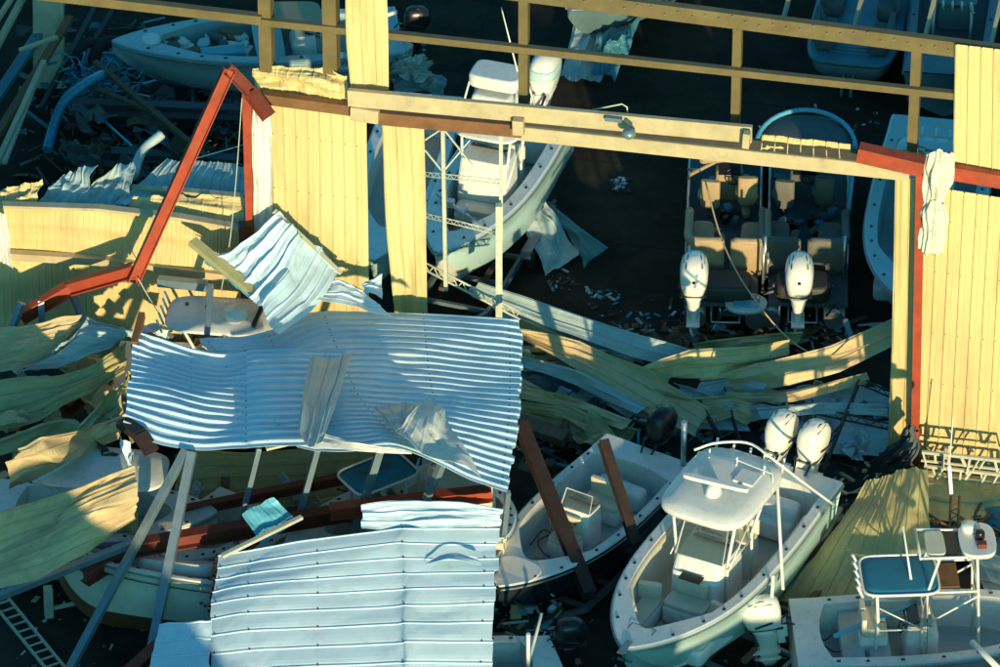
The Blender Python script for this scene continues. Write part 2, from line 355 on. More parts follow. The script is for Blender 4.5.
hp(sheet_mb(g, along='v', prof=WALLP, amp=.045, crumple=.02, jag=0, seed=5), 'wall_panel', 'yellow', 'narrow yellow wall strip rising past the top of the picture')
A = W(381, 120, -.1); B = W(424, 124, -.1); C_ = W(428, 330, -.1); D = W(398, 345, -.1)
hp(sheet_mb([[A, B], [W(387, 230, -.1), W(426, 230, -.1)], [D, C_]], along='v', prof=WALLP, amp=.045, crumple=.03, jag=.03, seed=6), 'wall_panel', 'yellow', 'narrow free hanging yellow wall strip left of the door opening')
g = [[W(252, 68, .3), W(275, 66, .2), W(300, 67, .1), W(325, 68, .25), W(345, 72, .1)], [W(253, 80, .1), W(275, 79, .1), W(300, 80, .0), W(325, 84, -.1), W(348, 86, .1)], [W(262, 96), W(285, 99), W(310, 102), W(330, 105), W(350, 107)]]
hp(sheet_mb(g, along='v', amp=.03, crumple=.07, jag=.06, seed=7, cf=4), 'parapet_panel', 'yellow', 'crumpled yellow panel ends above the brown beam')
g = [[W(762, 134, -.22), W(850, 145, -.22)], [W(760, 149, -.2), W(852, 160, -.2)]]
hp(sheet_mb(g, along='v', prof=WALLP, amp=.04, crumple=.02, jag=.03, seed=8), 'parapet_panel', 'yellow')
g = [[W(880, 147, .2), W(925, 152, .2)], [W(890, 150, .2), W(925, 157, .2)]]
hp(sheet_mb(g, along='v', amp=.02, crumple=.05, jag=.03, seed=9), 'parapet_panel', 'yellow')
# jamb
A = W(895, 176, .25); B = W(921, 180, .15)
hp(sheet_mb([[A, B], [W(892, 330, .25), W(918, 330, .15)], [W(888, 455, .25), W(914, 458, .15)]], along='v', amp=.03, rib=.3, crumple=.03, jag=.02, seed=10), 'door_jamb', 'yellow')
# white torn strip
A = W(251, 106, -.03); B = W(271, 108, -.03)
hp(sheet_mb([[A, B], [at_z(A, 2), at_z(B, 2)]], along='v', rib=.25, amp=.015, crumple=.05, jag=.05, seed=11, cf=5), 'insulation_strip', 'whitepanel')
def wbar(name, m, a, b, w_, h_, label=None, ib=False, off2=None):
    mb = MB(); p, q = W(*a), W(*b)
    if ib: mb.ibeam(p, q, w_, h_)
    else: mb.bar(p, q, w_, h_)
    return hp(mb, name, m, label, bevel=.01)
def chan(name, m, a, b, w_, h_, side=1, label=None):
    mb = MB(); mb.channel(W(*a), W(*b), w_, h_, side=side); return hp(mb, name, m, label)
# door header
wbar('header_beam', 'tan_beam', (348, 97, -.35), (752, 134, -.35), .14, .44, 'upper tan box beam over the door opening')
chan('header_beam', 'tan_beam', (518, 131, -.12), (910, 172, -.12), .22, .36, label='lower tan channel over the door opening')
wbar('header_rail', 'darksteel', (520, 119, -.18), (860, 155, -.18), .12, .26)
mb = MB(); mb.bar(W(626, 120, -.5), W(634, 130, -.75), .06, .06); mb.loft([ring(W(629, 133, -.9)+np.array([0, 0, d]), (1, 0, 0), (0, 1, 0), r_, r_, 14, 2) for d, r_ in ((.1, .05), (.05, .15), (-.06, .16), (-.12, .1))]); hp(mb, 'wall_lamp', 'steel', 'small round lamp on the tan door beam')
mb = MB(); mb.bar(W(605, 118, -.5), W(622, 120, -.5), .12, .1); hp(mb, 'lamp_bracket', 'steel')
mb = MB(); mb.tube([W(592, 110, -.1), W(622, 104, -.1), W(627, 107, -.1), W(628, 116, -.1)], .02, 6); hp(mb, 'conduit', 'pale_steel')
wbar('girt', 'brown', (262, 97, -.2), (352, 109, -.2), .22, .28, 'brown rusted girt over the wide yellow panel')
wbar('header_beam', 'brown', (380, 117, -.2), (522, 130, -.2), .2, .34, 'brown rusted beam over the narrow strip')
wbar('gusset', 'tan_beam', (351, 112, -.4), (379, 116, -.4), .2, .36)
wbar('gusset', 'tan_beam', (513, 126, -.55), (524, 127, -.55), .2, .4); wbar('gusset', 'tan_beam', (743, 139, -.62), (750, 140, -.62), .2, .4)
wbar('header_cap', 'darkred', (858, 152, -.6), (924, 167, -.6), .35, .38, 'bright red steel cap at the right end of the door beam').data.materials[0] = M['red']
wbar('red_beam', 'red', (952, 172, -.2), (1350, 240, -.2), .2, .36, 'red beam across the right wall')
mb = MB(); A = W(920.5, 172, -.18); B = W(915, 462, -.18); mb.ibeam(A, B, .17, .22, up=WN, t=.03); mb.bar(A-WN*.14, B-WN*.14, .18, .02, up=WN); hp(mb, 'red_column', 'red', 'red steel column at the right door jamb')
mb = MB(); A = W(246.5, 92, -.1); B = at_z(A, 0); mb.ibeam(A, B, .17, .2, up=WN, t=.03); hp(mb, 'red_column', 'red', 'red steel column at the left corner')
# frame above: eave strut, girt, columns, purlins
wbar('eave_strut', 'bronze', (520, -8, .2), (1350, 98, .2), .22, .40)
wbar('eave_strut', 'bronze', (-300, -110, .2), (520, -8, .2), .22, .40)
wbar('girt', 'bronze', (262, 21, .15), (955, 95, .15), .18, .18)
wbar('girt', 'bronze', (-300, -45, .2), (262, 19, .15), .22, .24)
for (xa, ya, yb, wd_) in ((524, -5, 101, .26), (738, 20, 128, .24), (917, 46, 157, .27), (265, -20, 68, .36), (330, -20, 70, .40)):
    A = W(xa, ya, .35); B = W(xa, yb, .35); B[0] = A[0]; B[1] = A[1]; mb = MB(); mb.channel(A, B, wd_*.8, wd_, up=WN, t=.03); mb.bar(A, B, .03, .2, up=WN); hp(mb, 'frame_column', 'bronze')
for xa in (560, 650, 795, 866, 937, 1003, 1080):
    ya = -8+(xa-520)*.1277; A = W(xa-14, ya, .35)+np.array([0, 0, 0]); B = A+WN*16+np.array([0, 0, 1.2]); mb = MB(); mb.channel(A, B, .07, .2); hp(mb, 'roof_purlin', 'tan_beam')
# screws on beams
mb = MB(); rs = random.Random(3)
for k in range(34):
    x = 530+k*13.5; p = W(x, -8+(x-520)*.1277+rs.uniform(-4, 4), .05); mb.box(p, (.035, .03, .035))
hp(mb, 'bolt', 'steel')
# white cloth / insulation caught on the red column
g = [[W(928, 152, -.35), W(940, 150, -.5), W(955, 152, -.3)], [W(924, 180, -.3), W(936, 178, -.55), W(951, 180, -.25)], [W(925, 202, -.3), W(934, 200, -.35), W(943, 203, -.28)]]
hp(sheet_mb(g, along='v', rib=.19, prof=WAVE, amp=.05, crumple=.05, jag=.05, seed=12, cf=2, smooth=True, th=.02), 'insulation_sheet', 'insul')
g = [[W(925, 200, -.3), W(934, 200, -.4), W(946, 203, -.3)], [W(920, 225, -.3), W(932, 225, -.55), W(947, 228, -.3)], [W(921, 248, -.3), W(930, 255, -.45), W(942, 254, -.3)]]
hp(sheet_mb(g, along='v', rib=.17, prof=WAVE, amp=.05, crumple=.05, jag=.05, seed=13, cf=2, smooth=True, th=.02), 'insulation_sheet', 'insul')
mb = MB(); mb.tube([W(925, 150, .1), W(945, 153, .1), W(956, 152, .1)], .03, 6); mb.tube([W(918, 146, .2), W(950, 156, .0)], .02, 6); hp(mb, 'bent_rod', 'steel')
# left low wall: two bands of yellow panel between tan girts, in the hall's side
def lowwall():
    T = [W(-160, 196), W(0, 203), W(100, 206), W(180, 215), W(243, 226)]
    Mi = [W(-160, 252), W(0, 252), W(100, 258), W(180, 268), W(243, 276)]
    hp(sheet_mb([T, Mi], along='v', rib=.16, prof=WALLP, amp=.022, crumple=.04, jag=.02, seed=14), 'low_wall_panel', 'yellow', 'sunlit yellow upper band of the low left wall')
    B0 = [p+WN*.12 for p in Mi]; B1 = [at_z(p, 0.2)-WN*.2 for p in Mi]
    hp(sheet_mb([B0, B1], along='v', rib=.16, prof=WALLP, amp=.022, crumple=.04, jag=.02, seed=15), 'low_wall_panel', 'yellow', 'shaded lower band of the low left wall')
    mb = MB()
    for i in range(4): mb.bar(T[i]-WN*.12+np.array([0, 0, .03]), T[i+1]-WN*.12+np.array([0, 0, .03]), .22, .08)
    hp(mb, 'wall_cap', 'tan_beam')
    mb = MB()
    for i in range(4): mb.bar(Mi[i]-WN*.10, Mi[i+1]-WN*.10, .2, .2)
    hp(mb, 'girt', 'tan_beam', 'tan girt along the low left wall')
    mb = MB(); mb.bar(W(245, 224, -.1), at_z(W(245, 224, -.1), 0), .3, .3); hp(mb, 'corner_post', 'darkred')
lowwall()
# red frame knocked over in front of the left wall
def prop(name, m, a, b, w_, h_, label, cat='steel beam', ib=True, group=None, mid=None):
    mb = MB(); pts = [P(*a)] + ([P(*mid)] if mid else []) + [P(*b)]
    for i in range(len(pts)-1):
        (mb.ibeam if ib else mb.bar)(pts[i], pts[i+1], w_, h_)
    return single(mb, name, M[m], label, cat, group, bevel=0 if ib else .008)
def wprop(name, m, pts, w_, h_, label, cat='steel beam', ib=True):
    mb = MB(); q = [W(*p) for p in pts]
    for i in range(len(q)-1): (mb.ibeam if ib else mb.bar)(q[i], q[i+1], w_, h_)
    return single(mb, name, M[m], label, cat)
wprop('red_brace', 'red', [(229, 70, -.9), (133, 282, -1.6)], .22, .26, 'long straight red brace leaning down across the low left wall', ib=True)
wprop('red_brace', 'darkred', [(228, 69, -.9), (250, 92, -.5), (269, 117, -.7)], .24, .28, 'short dark red rafter stub at the top of the leaning red brace', ib=True)
wprop('red_beam', 'red', [(134, 270, -1.5), (70, 288, -1.3), (20, 318, -1.8)], .26, .30, 'buckled red beam running left from the foot of the leaning brace', ib=True)
# posts at left under that beam
for (x0, y0, x1, y1, lab) in ((70, 288, 84, 322, 'bent blue grey post hanging from the buckled red beam'), (41, 300, 42, 325, 'short blue grey post left of the bent one under the red beam'), (22, 302, 12, 330, 'leaning thin blue grey post at the left end of the red beam')):
    prop('steel_post', 'steel', (x0, y0, 3.2), (x1, y1, 2.6), .16, .16, lab, ib=False)
wprop('purlin', 'olive', [(192, 241, -1.0), (232, 274, -1.6), (262, 298, -2.2)], .26, .14, 'olive purlin leaning from the low wall to the crumpled grey sheet', ib=False)
prop('steel_post', 'steel', (211, 285, 4.2), (207, 336, 3.6), .14, .14, 'upright grey post in front of the grey hard top', ib=False)
wprop('steel_channel', 'steel', [(158, 281, -.8), (207, 286, -.8)], .2, .22, 'short blue grey channel stuck to the shaded low wall', ib=False)
# cables
def cable(label, pts, r=.012, m='pale_steel', name='cable', cat='cable'):
    mb = MB(); q = cr_interp([list(p) for p in pts], np.linspace(0, 1, 24)); mb.tube(list(q), r, 6); return single(mb, name, M[m], label, cat)
cable('thin pale cable hanging beside the left red column down to the crumpled sheet', [W(242, 98, -.8), W(236, 180, -.9), W(230, 240, -1), W(221, 292, -1.2)])
cable('thin pale cable from the foot of the red brace to the grey hard top', [W(138, 278, -1.7), W(148, 296, -1.9), P(162, 318, 3.6)], .014)
cable('long sagging yellow rope from the tan boat to the right door jamb', [P(705, 180, 2.6), P(722, 240, 2.0), P(748, 290, 1.8), P(790, 340, 1.2), P(830, 356, 1.4), P(892, 335, 2.6)], .022, 'yellow_dirty', 'rope', 'rope')
cable('taut dark line across the grey sheets behind the low wall', [W(190, 160, 2.0), W(246, 144, .5)], .015, 'bluehose')

# sheets fallen behind the low wall
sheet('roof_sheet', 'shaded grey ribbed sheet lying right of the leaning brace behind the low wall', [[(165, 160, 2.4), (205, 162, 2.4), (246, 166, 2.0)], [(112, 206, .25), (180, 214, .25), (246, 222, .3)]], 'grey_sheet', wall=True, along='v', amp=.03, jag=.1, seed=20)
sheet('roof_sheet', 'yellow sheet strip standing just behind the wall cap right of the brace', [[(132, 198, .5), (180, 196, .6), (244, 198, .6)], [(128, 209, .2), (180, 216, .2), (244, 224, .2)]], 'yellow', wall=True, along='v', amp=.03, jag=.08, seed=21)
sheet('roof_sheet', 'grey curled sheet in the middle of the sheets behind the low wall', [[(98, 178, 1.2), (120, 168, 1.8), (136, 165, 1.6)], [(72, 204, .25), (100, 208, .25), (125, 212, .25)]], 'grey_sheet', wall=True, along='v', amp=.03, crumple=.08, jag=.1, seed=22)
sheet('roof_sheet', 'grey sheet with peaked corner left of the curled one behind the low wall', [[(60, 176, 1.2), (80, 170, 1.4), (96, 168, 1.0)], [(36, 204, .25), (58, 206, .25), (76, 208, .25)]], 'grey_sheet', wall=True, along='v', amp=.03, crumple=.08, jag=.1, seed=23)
sheet('roof_sheet', 'small yellow torn sheet at the left end of the wall cap', [[(-12, 190, .4), (20, 186, .6), (42, 181, .5)], [(-12, 203, .1), (15, 204, .1), (36, 203, .1)]], 'yellow', wall=True, along='v', amp=.03, crumple=.06, jag=.08, seed=24)
wprop('purlin', 'tan_beam', [(132, 190, 1.2), (190, 194, .9), (244, 199, .7)], .2, .22, 'tan purlin lying on the grey sheets behind the low wall', ib=False)
# far upper left: leaning purlins, columns, racks
prop('frame_column', 'tan_beam', (47, -60, 3.6), (48, 88, .2), .75, .35, 'broad bronze steel column at the upper left', 'steel column', ib=False)
prop('frame_column', 'tan_beam', (61, -60, 3.7), (62, 84, .2), .12, .45, 'thin bronze flange standing against the broad column', 'steel column', ib=False)
for (a, b, w_, m, lab) in (((28, -12, 2.2), (-20, 78, 2.0), .16, 'tan_beam', 'tan purlin crossing the top left corner, uppermost of the leaning ones'), ((18, -12, 2.6), (-25, 55, 2.3), .10, 'tan_beam', 'thin tan angle left of the other leaning purlins, top left corner'),
        ((68, -10, 1.6), (-5, 100, 1.3), .28, 'tealsheet', 'blue grey purlin leaning beside the broad column'), ((70, 18, 2.0), (-12, 150, 1.9), .20, 'brown', 'brown purlin passing behind the foot of the broad column'),
        ((44, 62, 2.2), (-6, 170, 2.1), .14, 'tan_beam', 'tan purlin lowest of the leaning ones at the left edge'), ((36, 80, 1.7), (4, 162, 1.6), .12, 'vinyl', 'cream batten leaning under the tan purlins'),
        ((105, -10, .9), (40, 110, .7), .14, 'darksteel', 'dark rail right of the broad column running down to the racks'), ((125, -10, .8), (60, 100, .5), .14, 'darksteel', 'second dark rail right of the broad column')):
    prop('purlin', m, a, b, w_, .16, lab, ib=False)
prop('purlin', 'tan_beam', (20, 50, 2.8), (57, 37, 2.6), .12, .08, 'short tan angle nailed across the broad column', ib=False)
for k, (a, b, lab) in enumerate((((70, 98, .9), (246, 108, .9), 'dark rack rail nearest the teal skiff'), ((60, 122, .8), (246, 128, .8), 'dark rack rail second from the teal skiff'), ((50, 145, .7), (246, 152, .7), 'dark rack rail third from the teal skiff'), ((40, 166, .6), (150, 172, .6), 'dark rack rail behind the peaked grey sheet'))):
    prop('rack_rail', ('greycanvas', 'darksteel')[k % 2], (a[0]+k*9, a[1]+(-1)**k*6, a[2]), (b[0]-k*5, b[1]+(3, -7, 9, 0)[k], b[2]), .30, .22, lab, 'rack', ib=True)
prop('timber', 'wood', (95, 62, 1.5), (205, 156, 1.2), .16, .12, 'long brown timber lying diagonally over the dark racks', 'timber', ib=False)
prop('timber', 'wood', (88, 86, 1.3), (160, 114, 1.3), .14, .10, 'shorter brown timber crossing the cable tangle', 'timber', ib=False)
prop('pipe', 'bluetube', (101, 118, 1.2), (132, 146, 1.2), .05, .05, 'thin blue pipe among the dark racks', 'pipe', ib=False)
cable('bent grey pipe rising from the grey sheets behind the low wall', [W(133, 176, 2.0), W(142, 152, 3.0), W(162, 134, 3.5)], .13, 'grey_sheet', 'pipe', 'pipe')
cable('thick blue hose curving out of the cable tangle, upper left', [P(104, 74, 1.4), P(84, 85, 1.5), P(64, 102, 1.3), P(54, 125, 1.0), P(47, 150, .8)], .14, 'bluehose', 'hose', 'hose')
mb = MB(); rs = random.Random(12)
for i in range(46):
    c = P(70+rs.random()*62, 62+rs.random()*36, .9); q = [c]
    for k in range(5): q.append(q[-1]+np.array([rs.uniform(-.35, .35), rs.uniform(-.35, .35), rs.uniform(-.25, .25)]))
    mb.tube(list(cr_interp(q, np.linspace(0, 1, 12))), rs.uniform(.012, .04), 5)
single(mb, 'cable_tangle', M['bluehose'], 'tangle of blue cables in front of the teal skiff bow', 'cables', kind='stuff')
def tyre(px, py, z, lab, r=.42, ax=(0.3, -.8, .4)):
    ax = Vector(ax).normalized(); a1 = ax.cross(Vector((0, 0, 1))).normalized(); a2 = ax.cross(a1); c = Vector(P(px, py, z)); mb = MB(); pts = [c+a1*math.cos(k*math.pi/12)*r+a2*math.sin(k*math.pi/12)*r for k in range(25)]
    mb.tube(pts, r*.32, 10, cap=False); o = mb.build('tyre', M['rubber']); recenter(o); tag(o, lab, 'tyre')
    mb = MB(); mb.loft([[p for p in ring(c+ax*d, a1, a2, r*.66, r*.66, 16, 2)] for d in (-.05, .05)]); mb.v = [tuple(Vector(v)-o.location) for v in mb.v]; mb.build('rim', M['steel'], o)
tyre(93, 58, .9, 'black tyre nearest the broad column in the cable tangle'); tyre(112, 60, .8, 'black tyre nearer the teal skiff bow in the cable tangle', .5)
sheet('metal_scrap', 'torn pale heap of shiny scrap under the girt left of the tall tower boat', [[(395, 60, 1.4), (415, 56, 1.6), (430, 64, 1.3)], [(392, 78, .9), (410, 74, 1.3), (432, 88, .8)]], 'insul', along='v', rib=.2, prof=WAVE, amp=.12, crumple=.2, jag=.2, seed=30, cat='scrap')
sheet('metal_scrap', 'grey folded scrap lying below the shiny heap at the top centre', [[(392, 80, 1.0), (425, 70, .9), (445, 80, .5)], [(395, 90, .5), (430, 92, .6), (442, 100, .2)]], 'grey_sheet', along='v', rib=.3, crumple=.15, jag=.15, seed=31, cat='scrap')
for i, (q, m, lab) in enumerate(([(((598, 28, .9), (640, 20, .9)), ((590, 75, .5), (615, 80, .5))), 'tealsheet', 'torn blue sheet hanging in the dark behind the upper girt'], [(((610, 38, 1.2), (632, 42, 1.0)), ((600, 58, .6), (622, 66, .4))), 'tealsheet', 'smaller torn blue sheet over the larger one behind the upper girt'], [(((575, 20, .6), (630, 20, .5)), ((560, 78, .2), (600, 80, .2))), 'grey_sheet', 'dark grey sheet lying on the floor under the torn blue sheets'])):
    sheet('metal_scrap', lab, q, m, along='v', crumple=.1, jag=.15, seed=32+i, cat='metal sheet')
# door frame scaffolding
mb = MB()
for (x0, y0, x1, y1) in ((443, 128, 446, 290), (501, 128, 501, 240)):
    mb.bar(W(x0, y0, .5), W(x1, y1, .5), .09, .09)
mb.bar(W(499, 205, .2), W(499, 322, .2), .16, .16)
mb.truss(W(424, 172, .55), W(503, 180, .55), .12, (0, 0, -1), .014, 12); mb.truss(W(424, 213, .55), W(503, 232, .55), .12, (0, 0, -1), .014, 12); mb.truss(W(424, 262, .55), W(520, 312, .55), .22, (0, 0, -1), .028, 10)
for (a, b) in (((425, 140), (443, 128)), ((425, 150), (443, 172)), ((443, 128), (472, 165)), ((443, 172), (470, 140))): mb.bar(W(*a, .55), W(*b, .55), .035, .035)
hp(mb, 'door_scaffold', 'pale_steel', 'pale lattice frame of the torn door')

# ------------------------------------------------------------------ heap across the opening
heap = [
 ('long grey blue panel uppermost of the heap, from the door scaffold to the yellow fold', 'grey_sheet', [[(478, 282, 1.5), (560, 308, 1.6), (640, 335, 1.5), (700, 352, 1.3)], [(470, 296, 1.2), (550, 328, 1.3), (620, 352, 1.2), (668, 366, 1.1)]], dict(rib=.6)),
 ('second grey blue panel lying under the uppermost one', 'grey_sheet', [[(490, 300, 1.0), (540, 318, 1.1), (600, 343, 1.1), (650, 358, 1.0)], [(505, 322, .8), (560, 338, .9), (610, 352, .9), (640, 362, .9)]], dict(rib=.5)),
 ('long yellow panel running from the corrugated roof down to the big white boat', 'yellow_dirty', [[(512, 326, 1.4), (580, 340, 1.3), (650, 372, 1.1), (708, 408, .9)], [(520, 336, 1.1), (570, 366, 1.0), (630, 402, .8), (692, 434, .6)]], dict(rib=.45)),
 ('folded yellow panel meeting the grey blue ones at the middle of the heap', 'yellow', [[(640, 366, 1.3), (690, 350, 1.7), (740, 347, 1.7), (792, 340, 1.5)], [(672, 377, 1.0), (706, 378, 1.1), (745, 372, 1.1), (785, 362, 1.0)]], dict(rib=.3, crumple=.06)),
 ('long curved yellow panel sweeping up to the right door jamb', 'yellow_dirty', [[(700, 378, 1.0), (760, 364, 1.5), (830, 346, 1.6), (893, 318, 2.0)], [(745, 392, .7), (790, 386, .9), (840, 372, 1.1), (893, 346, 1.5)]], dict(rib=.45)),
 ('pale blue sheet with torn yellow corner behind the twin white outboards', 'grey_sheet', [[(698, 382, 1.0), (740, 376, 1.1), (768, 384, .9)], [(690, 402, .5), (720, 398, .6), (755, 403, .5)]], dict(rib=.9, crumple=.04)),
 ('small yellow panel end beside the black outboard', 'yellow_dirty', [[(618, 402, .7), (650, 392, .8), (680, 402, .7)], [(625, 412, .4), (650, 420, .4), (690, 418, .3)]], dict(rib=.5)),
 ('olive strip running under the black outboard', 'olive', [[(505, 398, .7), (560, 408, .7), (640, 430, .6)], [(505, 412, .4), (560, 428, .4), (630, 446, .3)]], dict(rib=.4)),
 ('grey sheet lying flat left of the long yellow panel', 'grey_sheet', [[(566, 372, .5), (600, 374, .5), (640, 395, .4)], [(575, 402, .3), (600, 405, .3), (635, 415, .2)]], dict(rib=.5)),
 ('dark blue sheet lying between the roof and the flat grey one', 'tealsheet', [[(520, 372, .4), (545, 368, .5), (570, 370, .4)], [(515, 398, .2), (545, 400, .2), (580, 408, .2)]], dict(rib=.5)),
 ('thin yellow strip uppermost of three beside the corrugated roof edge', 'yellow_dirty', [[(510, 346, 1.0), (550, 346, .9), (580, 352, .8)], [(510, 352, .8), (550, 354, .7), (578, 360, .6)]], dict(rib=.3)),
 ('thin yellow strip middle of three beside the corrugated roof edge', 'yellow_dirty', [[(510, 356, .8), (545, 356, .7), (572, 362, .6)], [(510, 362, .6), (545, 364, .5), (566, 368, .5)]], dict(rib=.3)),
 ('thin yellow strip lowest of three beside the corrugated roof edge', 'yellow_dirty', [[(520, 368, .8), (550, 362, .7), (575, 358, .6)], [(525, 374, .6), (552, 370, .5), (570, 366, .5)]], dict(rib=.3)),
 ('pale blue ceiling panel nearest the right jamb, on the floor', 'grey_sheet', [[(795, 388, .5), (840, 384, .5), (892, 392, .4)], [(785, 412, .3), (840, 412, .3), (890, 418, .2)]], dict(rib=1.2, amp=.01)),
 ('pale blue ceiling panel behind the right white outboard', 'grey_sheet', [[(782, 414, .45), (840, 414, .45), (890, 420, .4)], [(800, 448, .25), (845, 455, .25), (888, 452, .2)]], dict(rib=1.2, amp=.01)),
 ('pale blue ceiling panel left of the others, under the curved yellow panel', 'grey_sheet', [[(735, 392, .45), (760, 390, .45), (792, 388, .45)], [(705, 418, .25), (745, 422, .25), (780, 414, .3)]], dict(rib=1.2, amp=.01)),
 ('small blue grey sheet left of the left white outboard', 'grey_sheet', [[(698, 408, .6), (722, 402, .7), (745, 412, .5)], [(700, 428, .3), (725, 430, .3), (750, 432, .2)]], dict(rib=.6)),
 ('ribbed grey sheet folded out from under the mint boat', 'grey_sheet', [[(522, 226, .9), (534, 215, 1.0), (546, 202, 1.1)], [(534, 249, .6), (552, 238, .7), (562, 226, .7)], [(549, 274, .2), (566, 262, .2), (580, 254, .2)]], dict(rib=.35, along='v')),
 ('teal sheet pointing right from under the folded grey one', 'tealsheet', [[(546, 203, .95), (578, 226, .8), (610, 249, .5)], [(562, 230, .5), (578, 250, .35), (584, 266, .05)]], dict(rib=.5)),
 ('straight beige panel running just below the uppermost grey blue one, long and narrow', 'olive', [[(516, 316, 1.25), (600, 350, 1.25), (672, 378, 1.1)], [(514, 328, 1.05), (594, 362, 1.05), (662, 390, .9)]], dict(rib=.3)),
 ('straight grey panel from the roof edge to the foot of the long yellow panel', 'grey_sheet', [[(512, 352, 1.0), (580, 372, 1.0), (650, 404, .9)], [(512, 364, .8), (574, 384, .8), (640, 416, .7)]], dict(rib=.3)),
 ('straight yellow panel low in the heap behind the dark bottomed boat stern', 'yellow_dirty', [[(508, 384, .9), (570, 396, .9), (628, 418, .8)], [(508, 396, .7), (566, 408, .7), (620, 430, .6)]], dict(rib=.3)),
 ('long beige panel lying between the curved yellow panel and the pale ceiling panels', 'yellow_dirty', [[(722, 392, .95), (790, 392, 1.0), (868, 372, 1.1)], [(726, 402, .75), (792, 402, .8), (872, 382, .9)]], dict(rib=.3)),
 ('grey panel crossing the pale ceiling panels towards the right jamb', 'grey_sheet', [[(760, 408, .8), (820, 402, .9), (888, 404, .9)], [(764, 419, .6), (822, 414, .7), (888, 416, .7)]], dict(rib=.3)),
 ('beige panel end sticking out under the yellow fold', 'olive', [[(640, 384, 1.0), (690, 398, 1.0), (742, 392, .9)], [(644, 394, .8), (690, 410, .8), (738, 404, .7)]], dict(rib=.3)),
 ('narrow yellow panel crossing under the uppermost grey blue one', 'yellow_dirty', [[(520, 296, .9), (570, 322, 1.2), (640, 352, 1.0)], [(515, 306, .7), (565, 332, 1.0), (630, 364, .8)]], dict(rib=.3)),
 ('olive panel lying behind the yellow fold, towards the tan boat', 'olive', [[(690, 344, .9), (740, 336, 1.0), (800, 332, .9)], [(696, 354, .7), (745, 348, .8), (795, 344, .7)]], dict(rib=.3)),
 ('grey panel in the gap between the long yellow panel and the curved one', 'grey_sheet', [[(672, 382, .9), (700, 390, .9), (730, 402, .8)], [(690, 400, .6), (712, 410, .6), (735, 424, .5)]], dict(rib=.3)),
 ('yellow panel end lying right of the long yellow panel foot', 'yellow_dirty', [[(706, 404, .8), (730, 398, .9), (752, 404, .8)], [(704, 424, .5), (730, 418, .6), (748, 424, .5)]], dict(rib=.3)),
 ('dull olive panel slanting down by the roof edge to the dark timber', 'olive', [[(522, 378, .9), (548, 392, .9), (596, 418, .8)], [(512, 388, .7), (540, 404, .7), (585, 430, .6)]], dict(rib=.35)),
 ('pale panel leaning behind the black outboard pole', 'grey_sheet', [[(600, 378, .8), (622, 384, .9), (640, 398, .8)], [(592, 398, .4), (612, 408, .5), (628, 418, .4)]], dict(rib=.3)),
]
for i, (lab, m, g, kw) in enumerate(heap):
    kw = dict(dict(crumple=.03, crease=.05, jag=.10, amp=.032, seed=60+i, lin=.85, nlong=36), **kw); kw['rib'] = min(kw['rib'], .34); sheet('metal_sheet', lab, g, m, **kw)
prop('timber', 'wood', (512, 420, .7), (566, 438, .6), .5, .2, 'dark brown timber lying left of the black outboard', 'timber', ib=False)
tr = [((862, 372, 1.0), (822, 470, .8), 'dark lattice strut leaning over the pale ceiling panels'), ((742, 392, .8), (892, 424, .7), 'dark lattice strut lying along the pale ceiling panels'), ((795, 350, 1.0), (892, 392, .9), 'dark lattice strut under the curved yellow panel'),
      ((720, 372, .8), (740, 440, .7), 'dark lattice strut left of the twin white outboards'), ((840, 425, .8), (800, 470, .7), 'short dark lattice strut by the right white outboard'), ((700, 400, .9), (722, 438, .8), 'blue grey lattice strut beside the long yellow panel end')]
for a, b, lab in tr:
    mb = MB(); mb.truss(P(*a), P(*b), .16, (0, -.3, -1), .024, 10); single(mb, 'lattice_strut', M['darksteel'], lab, 'steel strut')
prop('steel_angle', 'steel', (845, 320, 1.6), (853, 344, 1.4), .14, .1, 'short bluish bracket on the curved yellow panel', 'bracket', ib=False)
cable('black drape bunched at the foot of the red column', [P(905, 425, 2.0), P(898, 440, 1.4), P(880, 452, .7), P(850, 462, .3)], [.14], 'greycanvas', 'tarp', 'tarp') if False else None
sheet('tarp', 'dark bunched tarp at the foot of the red column', [[(904, 426, 2.0), (910, 424, 2.1), (916, 430, 2.0)], [(900, 440, 1.4), (908, 445, 1.5), (917, 460, 1.4)], [(868, 462, .4), (885, 466, .3), (903, 474, .3)]], 'greycanvas', cat='tarp', along='v', rib=.12, prof=WAVE, amp=.06, crumple=.12, jag=.1, seed=88, smooth=True)

